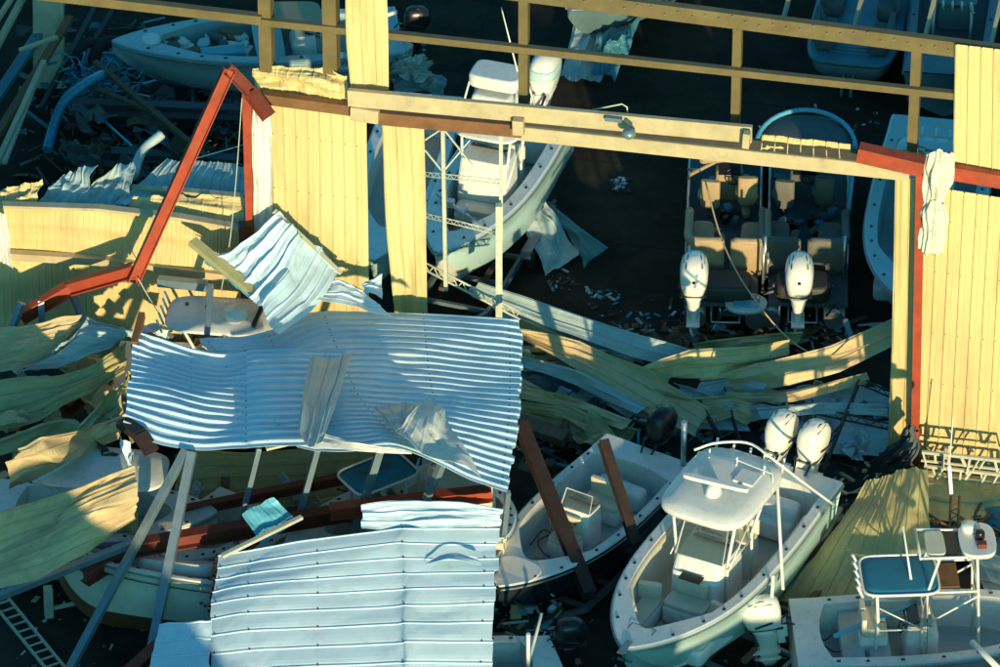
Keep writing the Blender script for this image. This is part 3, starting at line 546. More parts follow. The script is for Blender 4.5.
# ------------------------------------------------------------------ the corrugated roofs on the left
RP = [(0, 0), (.12, .05), (.24, .5), (.34, .95), (.44, 1), (.52, .6), (.6, 0), (.8, 0)]
sheet('corrugated_roof', 'big corrugated white roof sheet, left half with sun on every rib', [[(136, 331, 4.15), (165, 340, 4.05), (205, 350, 4.0), (240, 351, 3.95), (262, 350, 4.0), (345, 352, 3.95)], [(130, 378, 4.3), (165, 385, 4.25), (205, 396, 4.2), (240, 397, 4.15), (262, 395, 4.3), (335, 395, 4.4)], [(124, 426, 4.4), (160, 443, 4.3), (205, 450, 4.3), (240, 449, 4.45), (262, 447, 4.7), (322, 444, 5.0)]], 'white_sheet', cat='roof sheet', rib=.305, prof=RP, amp=.052, crumple=.025, crease=.04, jag=.05, seed=40, nlong=70, scr=(.04, .34, .66, .97))
sheet('corrugated_roof', 'big corrugated white roof sheet, right half mostly in blue shade', [[(198, 338, 3.75), (262, 333, 3.7), (318, 310, 3.6), (420, 314, 3.6), (521, 322, 3.8)], [(240, 392, 4.0), (290, 392, 4.15), (350, 388, 4.25), (430, 390, 4.05), (520, 402, 4.0)], [(296, 447, 4.8), (335, 449, 5.0), (400, 452, 4.95), (455, 470, 4.4), (508, 490, 4.15)]], 'white_sheet', cat='roof sheet', rib=.305, prof=RP, amp=.04, crumple=.035, crease=.05, jag=.05, seed=41, nlong=70, scr=(.04, .28, .52, .76, .985))
sheet('metal_sheet', 'grey flipped sheet strip lying upright across the middle of the corrugated roof', [[(310, 357, 4.50), (334, 357, 4.54), (352, 353, 4.63)], [(302, 400, 5.16), (320, 405, 5.14), (338, 398, 5.22)], [(298, 430, 5.39), (310, 446, 5.39), (322, 440, 5.43)]], 'grey_sheet', along='v', rib=.32, crumple=.02, jag=.02, seed=42)
sheet('metal_sheet', 'cream torn sheet sticking up near the right end of the corrugated roof', [[(426, 398, 5.09), (437, 403, 5.14), (445, 412, 5.09)], [(410, 415, 5.33), (430, 430, 5.33), (456, 436, 5.28)], [(397, 431, 5.39), (428, 456, 5.37), (480, 474, 5.30)]], 'whitepanel', along='v', rib=.5, crumple=.05, jag=.05, seed=43, amp=.012)
sheet('metal_sheet', 'grey shaded flap left of the cream torn sheet', [[(372, 407, 4.88), (400, 404, 4.93), (424, 400, 4.97)], [(396, 432, 5.28), (402, 428, 5.30), (410, 420, 5.33)]], 'grey_sheet', along='v', rib=.3, crumple=.03, seed=44)
sheet('metal_sheet', 'cream flashing strip curled along the front edge of the corrugated roof', [[(322, 432, 5.37), (350, 441, 5.37), (412, 451, 5.35)], [(308, 446, 5.30), (350, 450, 5.30), (412, 454, 5.30)]], 'whitepanel', rib=.3, amp=.01, crumple=.02, seed=45)
sheet('metal_sheet', 'broad grey sheet bent over in front of the wide yellow wall panel', [[(304, 239, 5.2), (322, 254, 4.8), (339, 271, 4.5)], [(286, 272, 5.0), (304, 288, 4.7), (320, 300, 4.5)], [(262, 304, 4.6), (268, 324, 4.5), (278, 338, 4.4)]], 'grey_sheet', along='v', rib=.4, crumple=.04, jag=.02, seed=46).data.materials[0] = M['white_sheet']
sheet('metal_sheet', 'crumpled finned grey sheet left of the broad bent one', [[(276, 213, 5.7), (290, 226, 5.5), (305, 240, 5.25)], [(240, 246, 5.1), (262, 262, 5.0), (286, 272, 5.05)], [(218, 256, 4.7), (240, 284, 4.5), (262, 305, 4.55)]], 'white_sheet', along='v', rib=.42, prof=[(0,0),(.1,.5),(.2,1),(.3,.3),(.5,.0),(.75,.25)], amp=.10, crumple=.11, jag=.10, seed=47, cf=2)
sheet('metal_sheet', 'dark blue torn flap hanging under the finned grey sheet', [[(196, 246, 4.6), (220, 262, 4.6), (240, 280, 4.5)], [(212, 268, 4.2), (235, 288, 4.2), (262, 306, 4.2)]], 'bluetube', rib=.3, crumple=.08, seed=48)
prop('ridge_flashing', 'pale_steel', (274, 211, 5.75), (341, 274, 4.5), .14, .07, 'thin pale flashing along the upper edge of the bent grey sheets', 'flashing', ib=False)
sheet('metal_sheet', 'white sheet draped over the top edge of the corrugated roof', [[(318, 284, 4.4), (345, 282, 4.5), (360, 288, 4.4)], [(300, 300, 4.4), (345, 306, 4.4), (394, 315, 4.3)]], 'white_sheet', rib=.35, crumple=.05, amp=.03, seed=49)
sheet('metal_sheet', 'small white torn tab by the foot of the wide yellow panel', [[(362, 282, 4.3), (374, 278, 4.3), (382, 274, 4.3)], [(364, 292, 4.2), (374, 293, 4.2), (382, 300, 4.1)]], 'white_sheet', rib=.3, crumple=.03, seed=50)
# lower roof
sheet('corrugated_roof', 'low white roof of wide sheets at the bottom, creased near its right side', [[(218, 556, 2.7), (250, 548, 3.05), (300, 540, 3.35), (390, 531, 3.55), (418, 529, 3.65), (498, 527, 3.4)], [(212, 620, 2.25), (250, 614, 2.6), (300, 609, 2.85), (390, 604, 3.0), (416, 603, 3.1), (495, 603, 2.85)], [(206, 710, 1.6), (250, 707, 1.85), (300, 705, 2.0), (390, 703, 2.1), (414, 702, 2.2), (490, 703, 2.0)]], 'white_sheet', cat='roof sheet', rib=.47, prof=[(0, 0), (.04, .8), (.09, 1), (.12, -.6), (.16, -.1), (.45, .25), (.7, .5), (.9, .4)], amp=.026, crumple=.03, crease=.05, jag=.06, seed=51, nlong=70, scr=(.03, .2, .45, .71, .98))
sheet('metal_sheet', 'small white roof sheet above the low white roof', [[(362, 505, 3.9), (395, 501, 4.0), (430, 500, 4.0), (468, 503, 3.95), (502, 509, 3.9)], [(362, 529, 3.6), (395, 530, 3.6), (430, 529, 3.7), (468, 527, 3.65), (500, 526, 3.6)]], 'white_sheet', cat='metal sheet', rib=.3, amp=.03, crumple=.05, seed=52, nlong=50)
sheet('metal_sheet', 'blue tinged sheet hanging at the lower left edge of the low white roof', [[(158, 624, 2.3), (185, 622, 2.35), (212, 620, 2.4)], [(145, 700, 1.7), (180, 700, 1.7), (208, 700, 1.8)]], 'white_sheet', rib=.45, prof=SEAM, amp=.04, seed=53)
sheet('metal_sheet', 'small square blue sheet propped between the leaning posts', [[(242, 514, 3.3), (256, 505, 3.4), (273, 497, 3.5)], [(262, 546, 2.9), (280, 533, 3.0), (297, 520, 3.1)]], 'bluetube', along='v', rib=.3, seed=54, crumple=.02)
prop('flashing', 'pale_steel', (222, 556, 3.0), (302, 517, 3.3), .12, .08, 'torn pale flashing under the small square blue sheet', 'flashing', ib=False)
prop('flashing', 'pale_steel', (266, 449, 4.35), (300, 441, 4.4), .1, .06, 'thin bent batten hanging off the corrugated roof front edge', 'flashing', ib=False)
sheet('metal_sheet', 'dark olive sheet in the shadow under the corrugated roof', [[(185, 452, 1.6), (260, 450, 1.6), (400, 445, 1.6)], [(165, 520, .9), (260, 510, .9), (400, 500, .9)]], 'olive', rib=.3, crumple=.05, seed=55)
sheet('metal_sheet', 'small lifted flap near the top right of the low white roof', [[(428, 559, 3.48), (452, 553, 3.52), (478, 558, 3.42)], [(424, 565, 3.42), (452, 559, 3.60), (482, 565, 3.36)]], 'white_sheet', rib=.5, amp=.01, crumple=.01, seed=56)
# leaning posts
posts = [((186, 450, 4.3), (66, 676, .6), .19, 'leftmost leaning blue steel post, the longest, running to the bottom edge'), ((192, 452, 4.3), (146, 676, .6), .21, 'second leaning blue steel post from the left, running to the bottom edge'), ((259, 448, 4.3), (234, 550, 1.4), .15, 'third leaning post from the left under the corrugated roof'), ((318, 447, 4.3), (292, 542, 1.6), .17, 'fourth leaning post from the left under the corrugated roof'), ((380, 450, 4.4), (354, 534, 2.0), .22, 'fifth leaning post from the left, in front of the blue canvas top'), ((442, 464, 4.1), (425, 502, 3.2), .18, 'rightmost short leaning post under the corrugated roof')]
for a, b, w_, lab in posts: prop('steel_post', 'steel', a, b, w_, w_*.8, lab, 'steel post', ib=False, group='leaning posts under the corrugated roof')
prop('steel_post', 'steel', (-10, 600, 2.0), (138, 541, 2.6), .18, .16, 'long grey rail crossing the two longest leaning posts', 'steel rail', ib=False)
prop('steel_post', 'steel', (508, 492, 4.0), (500, 570, 1.2), .12, .12, 'thin post under the right corner of the corrugated roof', 'steel post', ib=False)
# red beams under the roofs
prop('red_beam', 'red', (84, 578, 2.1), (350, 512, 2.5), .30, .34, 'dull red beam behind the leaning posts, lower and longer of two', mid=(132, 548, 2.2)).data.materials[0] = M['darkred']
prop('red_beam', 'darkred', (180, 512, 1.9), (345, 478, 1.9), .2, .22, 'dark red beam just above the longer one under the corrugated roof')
prop('red_beam', 'red', (330, 512, 2.9), (492, 493, 3.3), .30, .30, 'red beam under the small white roof sheet, catching the sun in spots')
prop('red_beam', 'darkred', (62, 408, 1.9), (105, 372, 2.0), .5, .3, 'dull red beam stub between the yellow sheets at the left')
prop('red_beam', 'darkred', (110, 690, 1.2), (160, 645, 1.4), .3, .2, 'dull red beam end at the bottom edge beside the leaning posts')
prop('bracket', 'darkbrown', (122, 422, 4.3), (152, 452, 4.1), .35, .18, 'rusty brown bracket at the lower left corner of the corrugated roof', 'bracket', ib=False, mid=(140, 434, 4.35))
prop('rust_post', 'brown', (142, 315, 4.3), (134, 345, 4.2), .16, .2, 'rusty stub at the upper left corner of the corrugated roof', 'steel post', ib=False)
prop('rust_post', 'darkbrown', (521, 425, 2.9), (590, 596, 1.6), .32, .26, 'long rusty beam fallen across the bow of the dark bottomed boat', ib=True)
prop('rust_post', 'darkbrown', (603, 441, 3.4), (636, 545, 2.0), .24, .2, 'shorter rusty beam standing in the dark bottomed boat', ib=True)
for o in scene.objects:
    if o.name.startswith('rust_post'): o.name = 'rusty_beam'

# ------------------------------------------------------------------ yellow sheets heaped on the left
lp = [
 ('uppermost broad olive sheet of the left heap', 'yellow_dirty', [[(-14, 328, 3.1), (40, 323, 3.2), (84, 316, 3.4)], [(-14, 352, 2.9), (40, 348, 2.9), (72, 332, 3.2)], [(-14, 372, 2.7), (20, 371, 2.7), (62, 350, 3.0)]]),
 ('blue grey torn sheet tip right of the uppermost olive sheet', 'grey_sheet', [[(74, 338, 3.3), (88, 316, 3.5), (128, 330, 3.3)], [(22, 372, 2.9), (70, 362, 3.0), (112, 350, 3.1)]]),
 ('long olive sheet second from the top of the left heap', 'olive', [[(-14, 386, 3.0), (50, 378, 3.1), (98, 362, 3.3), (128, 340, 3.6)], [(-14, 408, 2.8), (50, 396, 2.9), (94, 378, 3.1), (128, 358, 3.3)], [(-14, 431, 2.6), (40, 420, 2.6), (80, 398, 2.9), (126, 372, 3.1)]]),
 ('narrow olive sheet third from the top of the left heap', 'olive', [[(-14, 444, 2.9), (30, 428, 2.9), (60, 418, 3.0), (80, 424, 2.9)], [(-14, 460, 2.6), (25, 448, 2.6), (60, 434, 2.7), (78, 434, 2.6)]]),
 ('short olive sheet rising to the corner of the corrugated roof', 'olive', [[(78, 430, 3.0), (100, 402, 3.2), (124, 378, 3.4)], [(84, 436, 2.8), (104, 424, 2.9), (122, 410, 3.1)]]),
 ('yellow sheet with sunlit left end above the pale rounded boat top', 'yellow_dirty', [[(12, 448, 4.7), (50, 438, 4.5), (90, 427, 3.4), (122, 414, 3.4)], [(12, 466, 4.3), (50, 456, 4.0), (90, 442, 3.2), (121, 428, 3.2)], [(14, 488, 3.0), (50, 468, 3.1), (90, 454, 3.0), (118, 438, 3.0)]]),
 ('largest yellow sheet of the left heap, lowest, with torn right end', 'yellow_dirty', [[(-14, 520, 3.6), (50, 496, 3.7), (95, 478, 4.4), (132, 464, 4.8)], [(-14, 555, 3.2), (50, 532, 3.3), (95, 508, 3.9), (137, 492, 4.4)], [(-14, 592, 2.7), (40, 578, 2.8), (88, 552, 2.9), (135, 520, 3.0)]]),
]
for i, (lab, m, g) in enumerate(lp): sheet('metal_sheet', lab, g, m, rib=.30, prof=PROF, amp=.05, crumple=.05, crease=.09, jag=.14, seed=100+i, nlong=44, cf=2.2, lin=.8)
sheet('metal_scrap', 'white torn scrap hanging under the rusty brown bracket', [[(119, 438, 3.7), (130, 442, 3.7)], [(124, 452, 3.4), (130, 458, 3.4)], [(130, 474, 3.1), (135, 470, 3.1)]], 'white_sheet', along='v', rib=.2, crumple=.05, seed=110, cat='scrap')
sheet('metal_sheet', 'pinkish white wall scrap at the left edge of the low wall', [[(-12, 212, 5.2), (-2, 212, 5.2), (6, 214, 5.2)], [(-12, 262, 3.9), (2, 262, 3.9), (12, 268, 3.9)]], 'whitepanel', along='v', rib=.3, seed=111, crumple=.03)
# blue posts amid the left heap
for k, (a, b, lab) in enumerate((((60, 385, 2.2), (55, 405, 1.6), 'short blue post between the two upper sheets of the left heap'), ((28, 440, 2.0), (22, 462, 1.5), 'short blue post at the left end of the narrow olive sheet'), ((105, 400, 2.6), (98, 425, 2.0), 'short blue post beside the short olive sheet'), ((110, 470, 2.6), (98, 520, 1.5), 'blue post behind the pale rounded boat top'))):
    prop('steel_post', 'bluetube', a, b, .14, .1, lab, 'steel post', ib=False)
# cradle and ladder
mb = MB(); a = P(0, 600, .12); b = P(62, 676, .12); d = (b-a)/np.linalg.norm(b-a); n_ = np.array([-d[1], d[0], 0])*.2
mb.bar(a-n_, b-n_, .05, .08); mb.bar(a+n_, b+n_, .05, .08)
for k in range(11): p = a+(b-a)*(k+.4)/11; mb.bar(p-n_, p+n_, .035, .035)
single(mb, 'ladder', M['pale_steel'], 'pale metal ladder lying on the dark ground in the lower left corner', 'ladder')
prop('boat_stand', 'pale_steel', (48, 588, 1.0), (49, 616, 0.1), .2, .2, 'short white block post under the cream hull bow', 'boat stand', ib=False)
prop('boat_stand', 'pale_steel', (54, 608, .3), (98, 598, .6), .08, .08, 'thin grey strut under the cream hull', 'boat stand', ib=False)
prop('boat_stand', 'bluetube', (122, 603, .7), (147, 622, .1), .08, .08, 'thin blue strut under the middle of the cream hull', 'boat stand', ib=False)

# ------------------------------------------------------------------ lower right debris
sheet('metal_sheet', 'large olive sheet leaning between the big white boat and the blue topped boat', [[(866, 482, 1.7), (885, 472, 1.9), (905, 466, 2.0), (928, 468, 2.0)], [(825, 540, 1.2), (860, 535, 1.5), (895, 530, 1.6), (930, 530, 1.5)], [(778, 603, .5), (830, 602, .6), (885, 597, .8), (935, 590, .9)]], 'olive', along='v', rib=.33, amp=.03, crumple=.05, seed=120, jag=.05, nlong=40)
sheet('metal_sheet', 'olive brown sheet under the right wall with stains', [[(922, 470, .9), (960, 474, .8), (1010, 478, .7)], [(925, 520, .5), (960, 520, .4), (1010, 512, .3)]], 'olive', rib=.6, crumple=.05, seed=121)
sheet('metal_sheet', 'cream sheet end behind the radar tower at the right edge', [[(960, 545, .9), (985, 552, .9), (1012, 560, .9)], [(985, 590, .5), (1000, 596, .5), (1015, 600, .5)]], 'vinyl', rib=.4, crumple=.04, seed=122)
sheet('tarp', 'dark teal tarp on the ground behind the radar tower', [[(915, 530, .25), (960, 505, .25), (1012, 500, .25)], [(920, 560, .2), (960, 560, .2), (1012, 560, .2)]], 'canvas', cat='tarp', rib=.4, prof=WAVE, amp=.03, crumple=.06, seed=123, smooth=True)
for (a, b, lab) in (((922, 452, 1.6), (1012, 462, 1.6), 'pale rack frame lying along the foot of the right wall, upper one'), ((924, 466, 1.1), (1012, 476, 1.1), 'pale rack frame lying along the foot of the right wall, lower one')):
    mb = MB(); A_, B_ = P(*a), P(*b); mb.bar(A_, B_, .07, .07); rs = random.Random(int(a[1])); up_ = np.array([0, 0, 1.0])
    mb.bar(A_-up_*.32+np.array([0, .1, 0]), B_-up_*.26, .05, .05)
    for k in range(11):
        p = A_+(B_-A_)*min(1, (k+rs.uniform(-.3, .3))/10+.02); mb.bar(p, p-up_*rs.uniform(.2, .5)+np.array([rs.uniform(-.2, .2), 0, 0]), rs.uniform(.04, .12), rs.uniform(.03, .07))
    single(mb, 'storage_rack', M['pale_steel'], lab, 'rack')
prop('antenna_mast', 'tube', (953, 418, 3.1), (949, 470, 1.7), .03, .03, 'thin whip standing before the right wall', 'antenna', ib=False)
prop('antenna_mast', 'tube', (949, 466, 1.8), (951, 494, 1.2), .09, .09, 'white tube mast under the thin whip by the right wall', 'antenna', ib=False)
mb = MB(); mb.truss(P(951, 496, 1.2), P(948, 558, .4), .2, (1, 0, 0), .03, 8); mb.truss(P(905, 505, 1.4), P(950, 535, .9), .2, (0, 0, 1), .03, 8); single(mb, 'lattice_strut', M['brown'], 'rusty lattice mast lying toward the radar tower', 'steel strut')
prop('timber', 'olive', (782, 603, .3), (838, 508, .5), .25, .12, 'narrow olive rail on the ground right of the big white boat', 'rail', ib=False)
# boat trailers
def trailer(label, a, b, wd_, z=.45):
    p, q = P(*a, z), P(*b, z); d = (q-p); L = np.linalg.norm(d); r = empty('boat_trailer', (p[0], p[1], 0), label, 'boat trailer', rz=math.atan2(d[1], d[0]), group='trailers under the boats')
    mb = MB()
    for s_ in (-1, 1): mb.channel((0, s_*wd_/2, z), (L*.75, s_*wd_/2, z), .09, .16, side=s_); mb.bar((L*.75, s_*wd_/2, z), (L, 0, z), .09, .14)
    for k in range(5): mb.bar((L*.02+k*L*.18, -wd_/2, z), (L*.02+k*L*.18, wd_/2, z), .1, .1)
    mb.build('frame', M['steel'], r)
    for s_ in (-1, 1):
        mb = MB(); mb.bar((L*.02, s_*.45, z+.2), (L*.7, s_*.45, z+.2), .14, .1); mb.build('bunk', M['wood'], r)
        for x in (L*.22, L*.22+.85):
            mb = MB(); c = Vector((x, s_*(wd_/2+.17), .34)); pts = [c+Vector((math.cos(k*math.pi/12)*.24, 0, math.sin(k*math.pi/12)*.24)) for k in range(25)]; mb.tube(pts, .10, 10, cap=False); wh = mb.build('wheel', M['rubber'], r)
            mb = MB(); mb.loft([ring(c+Vector((0, s_*dy, 0)), (1, 0, 0), (0, 0, 1), .17, .17, 16, 2) for dy in (-.04, .05)]); mb.build('rim', M['alu'], wh)
        mb = MB(); mb.box((L*.22+.42, s_*(wd_/2+.17), .76), (1.7, .26, .03)); mb.box((L*.22+1.3, s_*(wd_/2+.17), .66), (.03, .26, .2)); mb.build('fender', M['steel'], r)
trailer('trailer under the big white boat with mint hull', (850, 548), (672, 712), 2.5)
trailer('trailer under the dark bottomed boat', (650, 500), (515, 628), 2.0, .35)
trailer('trailer under the mint boat inside the hall', (522, 196), (430, 345), 1.8, .45)
trailer('trailer between the two pontoon boats', (745, 318), (760, 150), 1.3, .3)
trailer('trailer under the teal skiff at the upper left', (400, 85), (120, 92), 1.7, .3)
prop('timber', 'wood', (686, 672, .15), (770, 596, .15), .3, .2, 'grey timber on the ground along the big white boat', 'timber', ib=False)
prop('timber', 'wood', (512, 622, .15), (604, 566, .15), .2, .15, 'grey timber on the ground below the dark bottomed boat', 'timber', ib=False)

# ------------------------------------------------------------------ uncountable rubble
def rubble(label, regions, n, seed, mats_, size=(.05, .5), zmax=.35, nm='rubble'):
    rs = random.Random(seed); mb = MB()
    for i in range(n):
        x0, y0, x1, y1 = regions[rs.randrange(len(regions))]; z = rs.uniform(.02, zmax)**1.3; c = Vector(P(rs.uniform(x0, x1), rs.uniform(y0, y1), z)); t = rs.random(); mi = rs.randrange(len(mats_))
        rot = Matrix.Rotation(rs.uniform(0, 6.3), 3, 'Z') @ Matrix.Rotation(rs.uniform(-.4, .4), 3, 'Y') @ Matrix.Rotation(rs.uniform(-.5, .5), 3, 'X'); L = rs.uniform(*size)
        if t < .5: mb.box(c, (L*2.2, rs.uniform(.03, .1), rs.uniform(.02, .06)), rot, mi)
        elif t < .8: mb.box(c, (L, L*rs.uniform(.3, .9), .012), rot, mi)
        else: mb.box(c, (L*.5, L*.4, L*.3), rot, mi)
    o = mb.build(nm, [M[k] for k in mats_]); tag(o, label, 'rubble', kind='stuff')
rubble('scattered splinters and scrap on the dark hall floor', [(530, 300, 700, 335), (612, 178, 632, 192), (585, 290, 620, 300), (545, 270, 575, 290), (600, 310, 700, 340), (815, 100, 880, 150)], 190, 1, ['wood', 'bluehose', 'grey_sheet', 'darksteel'], (.03, .14), .1)
rubble('brown and teal wreckage heaped below the tan boat outboards', [(600, 325, 730, 350), (640, 320, 880, 350), (760, 320, 840, 345)], 200, 2, ['wood', 'wood', 'brown', 'grey_sheet'], (.06, .35), .4)
rubble('splintered wreckage under the fallen panels', [(510, 340, 620, 440), (700, 380, 890, 470), (620, 400, 720, 440), (520, 420, 600, 470)], 230, 3, ['wood', 'wood', 'darksteel', 'bluehose', 'yellow_dirty', 'steel'], (.06, .45), .4)
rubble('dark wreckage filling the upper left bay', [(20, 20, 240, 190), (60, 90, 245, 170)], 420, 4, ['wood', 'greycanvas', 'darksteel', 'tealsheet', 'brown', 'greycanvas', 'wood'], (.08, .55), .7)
rubble('wreckage between the sheets at the left', [(0, 300, 150, 600), (130, 300, 240, 350)], 520, 5, ['grey_sheet', 'darksteel', 'bluehose', 'brown', 'olive', 'steel'], (.08, .5), 1.6)
rubble('wreckage in the shade under the white roofs', [(150, 450, 500, 560), (495, 560, 560, 667), (300, 460, 500, 520)], 420, 6, ['grey_sheet', 'darksteel', 'wood', 'whitepanel', 'olive', 'bluehose'], (.08, .5), 1.3)
rubble('rusty scrap along the foot of the right wall', [(920, 460, 1000, 500), (930, 490, 1000, 540), (830, 470, 900, 520)], 240, 7, ['wood', 'brown', 'darksteel', 'yellow_dirty', 'steel'], (.05, .35), .5)
rubble('pale broken fittings strewn along the foot of the right wall', [(925, 448, 1000, 478)], 70, 9, ['pale_steel', 'vinyl', 'pink', 'darksteel'], (.05, .2), .9)
rubble('small chips on the yard between the boats', [(500, 560, 640, 667), (640, 480, 700, 560), (0, 590, 150, 667), (700, 600, 800, 667)], 120, 8, ['wood', 'steel', 'grey_sheet'], (.02, .09), .03)
# roof 2 left ragged edge
mb = MB(); rs = random.Random(31)
for i in range(90):
    t = rs.random(); c = Vector(P(218-12*t+rs.uniform(-3, 3), 556+130*t, 2.68-.95*t)); mb.box(c, (rs.uniform(.03, .12), rs.uniform(.04, .2), rs.uniform(.02, .06)), Matrix.Rotation(rs.uniform(0, 3), 3, 'Z') @ Matrix.Rotation(rs.uniform(-.6, .6), 3, 'X'), 0)
o = mb.build('torn_edge_scrap', M['darkbrown']); tag(o, 'ragged dark scrap along the left edge of the low white roof', 'rubble', kind='stuff')

# torn scraps among the heaps, one object each
ORD = 'leftmost,second,third,fourth,fifth,sixth,seventh,eighth,ninth,tenth,eleventh,twelfth,thirteenth,fourteenth,fifteenth,sixteenth,seventeenth,eighteenth'.split(',')
LOOK = {'yellow_dirty': 'yellow', 'grey_sheet': 'grey', 'olive': 'olive', 'greycanvas': 'dark grey', 'wood': 'brown', 'steel': 'steel grey', 'darksteel': 'near black', 'white_sheet': 'white', 'whitepanel': 'cream', 'brown': 'rusty brown'}
def scraps(place, group, region, n, seed, mats_, zr, size=(.5, 1.5)):
    rs = random.Random(seed); xs = sorted(rs.uniform(region[0], region[2]) for _ in range(n))
    for i in range(n):
        x0, y0, x1, y1 = region; z = rs.uniform(*zr); c = P(xs[i], rs.uniform(y0, y1), z); a = rs.uniform(0, math.pi); L = rs.uniform(*size); w_ = L*rs.uniform(.3, .75)
        d = np.array([math.cos(a), math.sin(a), rs.uniform(-.3, .3)]); e = np.array([-math.sin(a), math.cos(a), rs.uniform(-.5, .5)])
        g = [[c+d*(u-.5)*L+e*(v-.5)*w_*(1+rs.uniform(-.35, .2))+np.array([0, 0, rs.uniform(-.22, .22)*L]) for u in (0, .33, .66, 1)] for v in (0, .5, 1)]
        m_ = rs.choice(mats_); od = ORD[i] if i == 0 else ORD[i]+' from the left'
        single(sheet_mb(g, rib=rs.choice((.2, .3, .3)), crumple=.04, crease=.09, jag=.14, seed=seed*50+i, nlong=14, amp=.022), 'metal_scrap', M[m_], '%s bent scrap, %s of the scraps %s' % (LOOK[m_], od, place), 'scrap', group)
scraps('in the door opening', 'sheet scraps in the door opening', (515, 345, 620, 440), 12, 201, ['yellow_dirty', 'grey_sheet', 'olive', 'greycanvas', 'wood'], (.3, .75))
scraps('by the right jamb', 'sheet scraps by the right jamb', (790, 385, 885, 460), 9, 202, ['grey_sheet', 'greycanvas', 'steel', 'grey_sheet'], (.3, .6), (.4, 1.1))
scraps('in the left heap', 'sheet scraps in the left heap', (0, 320, 150, 520), 18, 203, ['olive', 'yellow_dirty', 'grey_sheet', 'darksteel', 'white_sheet'], (1.8, 3.0))
scraps('below the teal skiff', 'sheet scraps in the upper left bay', (70, 90, 240, 170), 16, 204, ['greycanvas', 'greycanvas', 'wood', 'darksteel'], (.4, 1.4))
scraps('under the leaning posts', 'sheet scraps under the leaning posts', (150, 470, 350, 540), 10, 205, ['grey_sheet', 'whitepanel', 'olive', 'greycanvas'], (1.0, 1.7), (.4, 1.1))
scraps('below the pontoon boat', 'sheet scraps below the pontoon boat', (610, 330, 690, 350), 6, 206, ['wood', 'brown', 'greycanvas'], (.2, .5), (.4, 1.0))

# ------------------------------------------------------------------ boats
def smooth01(x): x = max(0, min(1, x)); return x*x*(3-2*x)
class Hull:
    def __init__(s, L, B, H, sheer=0.25, full=2.3, start=0.40, stern=0.93):
        s.L, s.B, s.H, s.sheer, s.full, s.start, s.stern = L, B, H, sheer, full, start, stern
    def wg(s, t):
        b = s.B/2*(s.stern+(1-s.stern)*smooth01(t/0.35))
        if t > s.start: b *= max(0.0, 1-((t-s.start)/(1-s.start))**s.full)**0.82
        return max(b, 0.02)
    def zg(s, t): return s.H*(1+s.sheer*t*t)
    def stations(s, n=26): return [1-(1-i/n)**1.35 for i in range(n+1)]
    def section(s, t):
        w_ = s.wg(t); zt = s.zg(t); k = max(0, (t-0.60)/0.40); zk = zt*0.80*k**2.6
        wc = s.wg(min(1, t*1.0))*(0.86-0.50*smooth01((t-.45)/.55)); zc = zk+(0.30*s.H)*(1-0.25*k)
        zc = min(zc, zt*0.93)
        wm = (w_*0.62+wc*0.38); zm = zc+(zt-zc)*0.55
        x = t*s.L
        return [(x, 0, zk), (x-.0, wc*.55, zk+(zc-zk)*.55), (x, wc, zc), (x, wc+.035, zc+.03), (x, wm, zm), (x, w_, zt-.06), (x, w_+.03, zt-.05), (x, w_+.03, zt)]
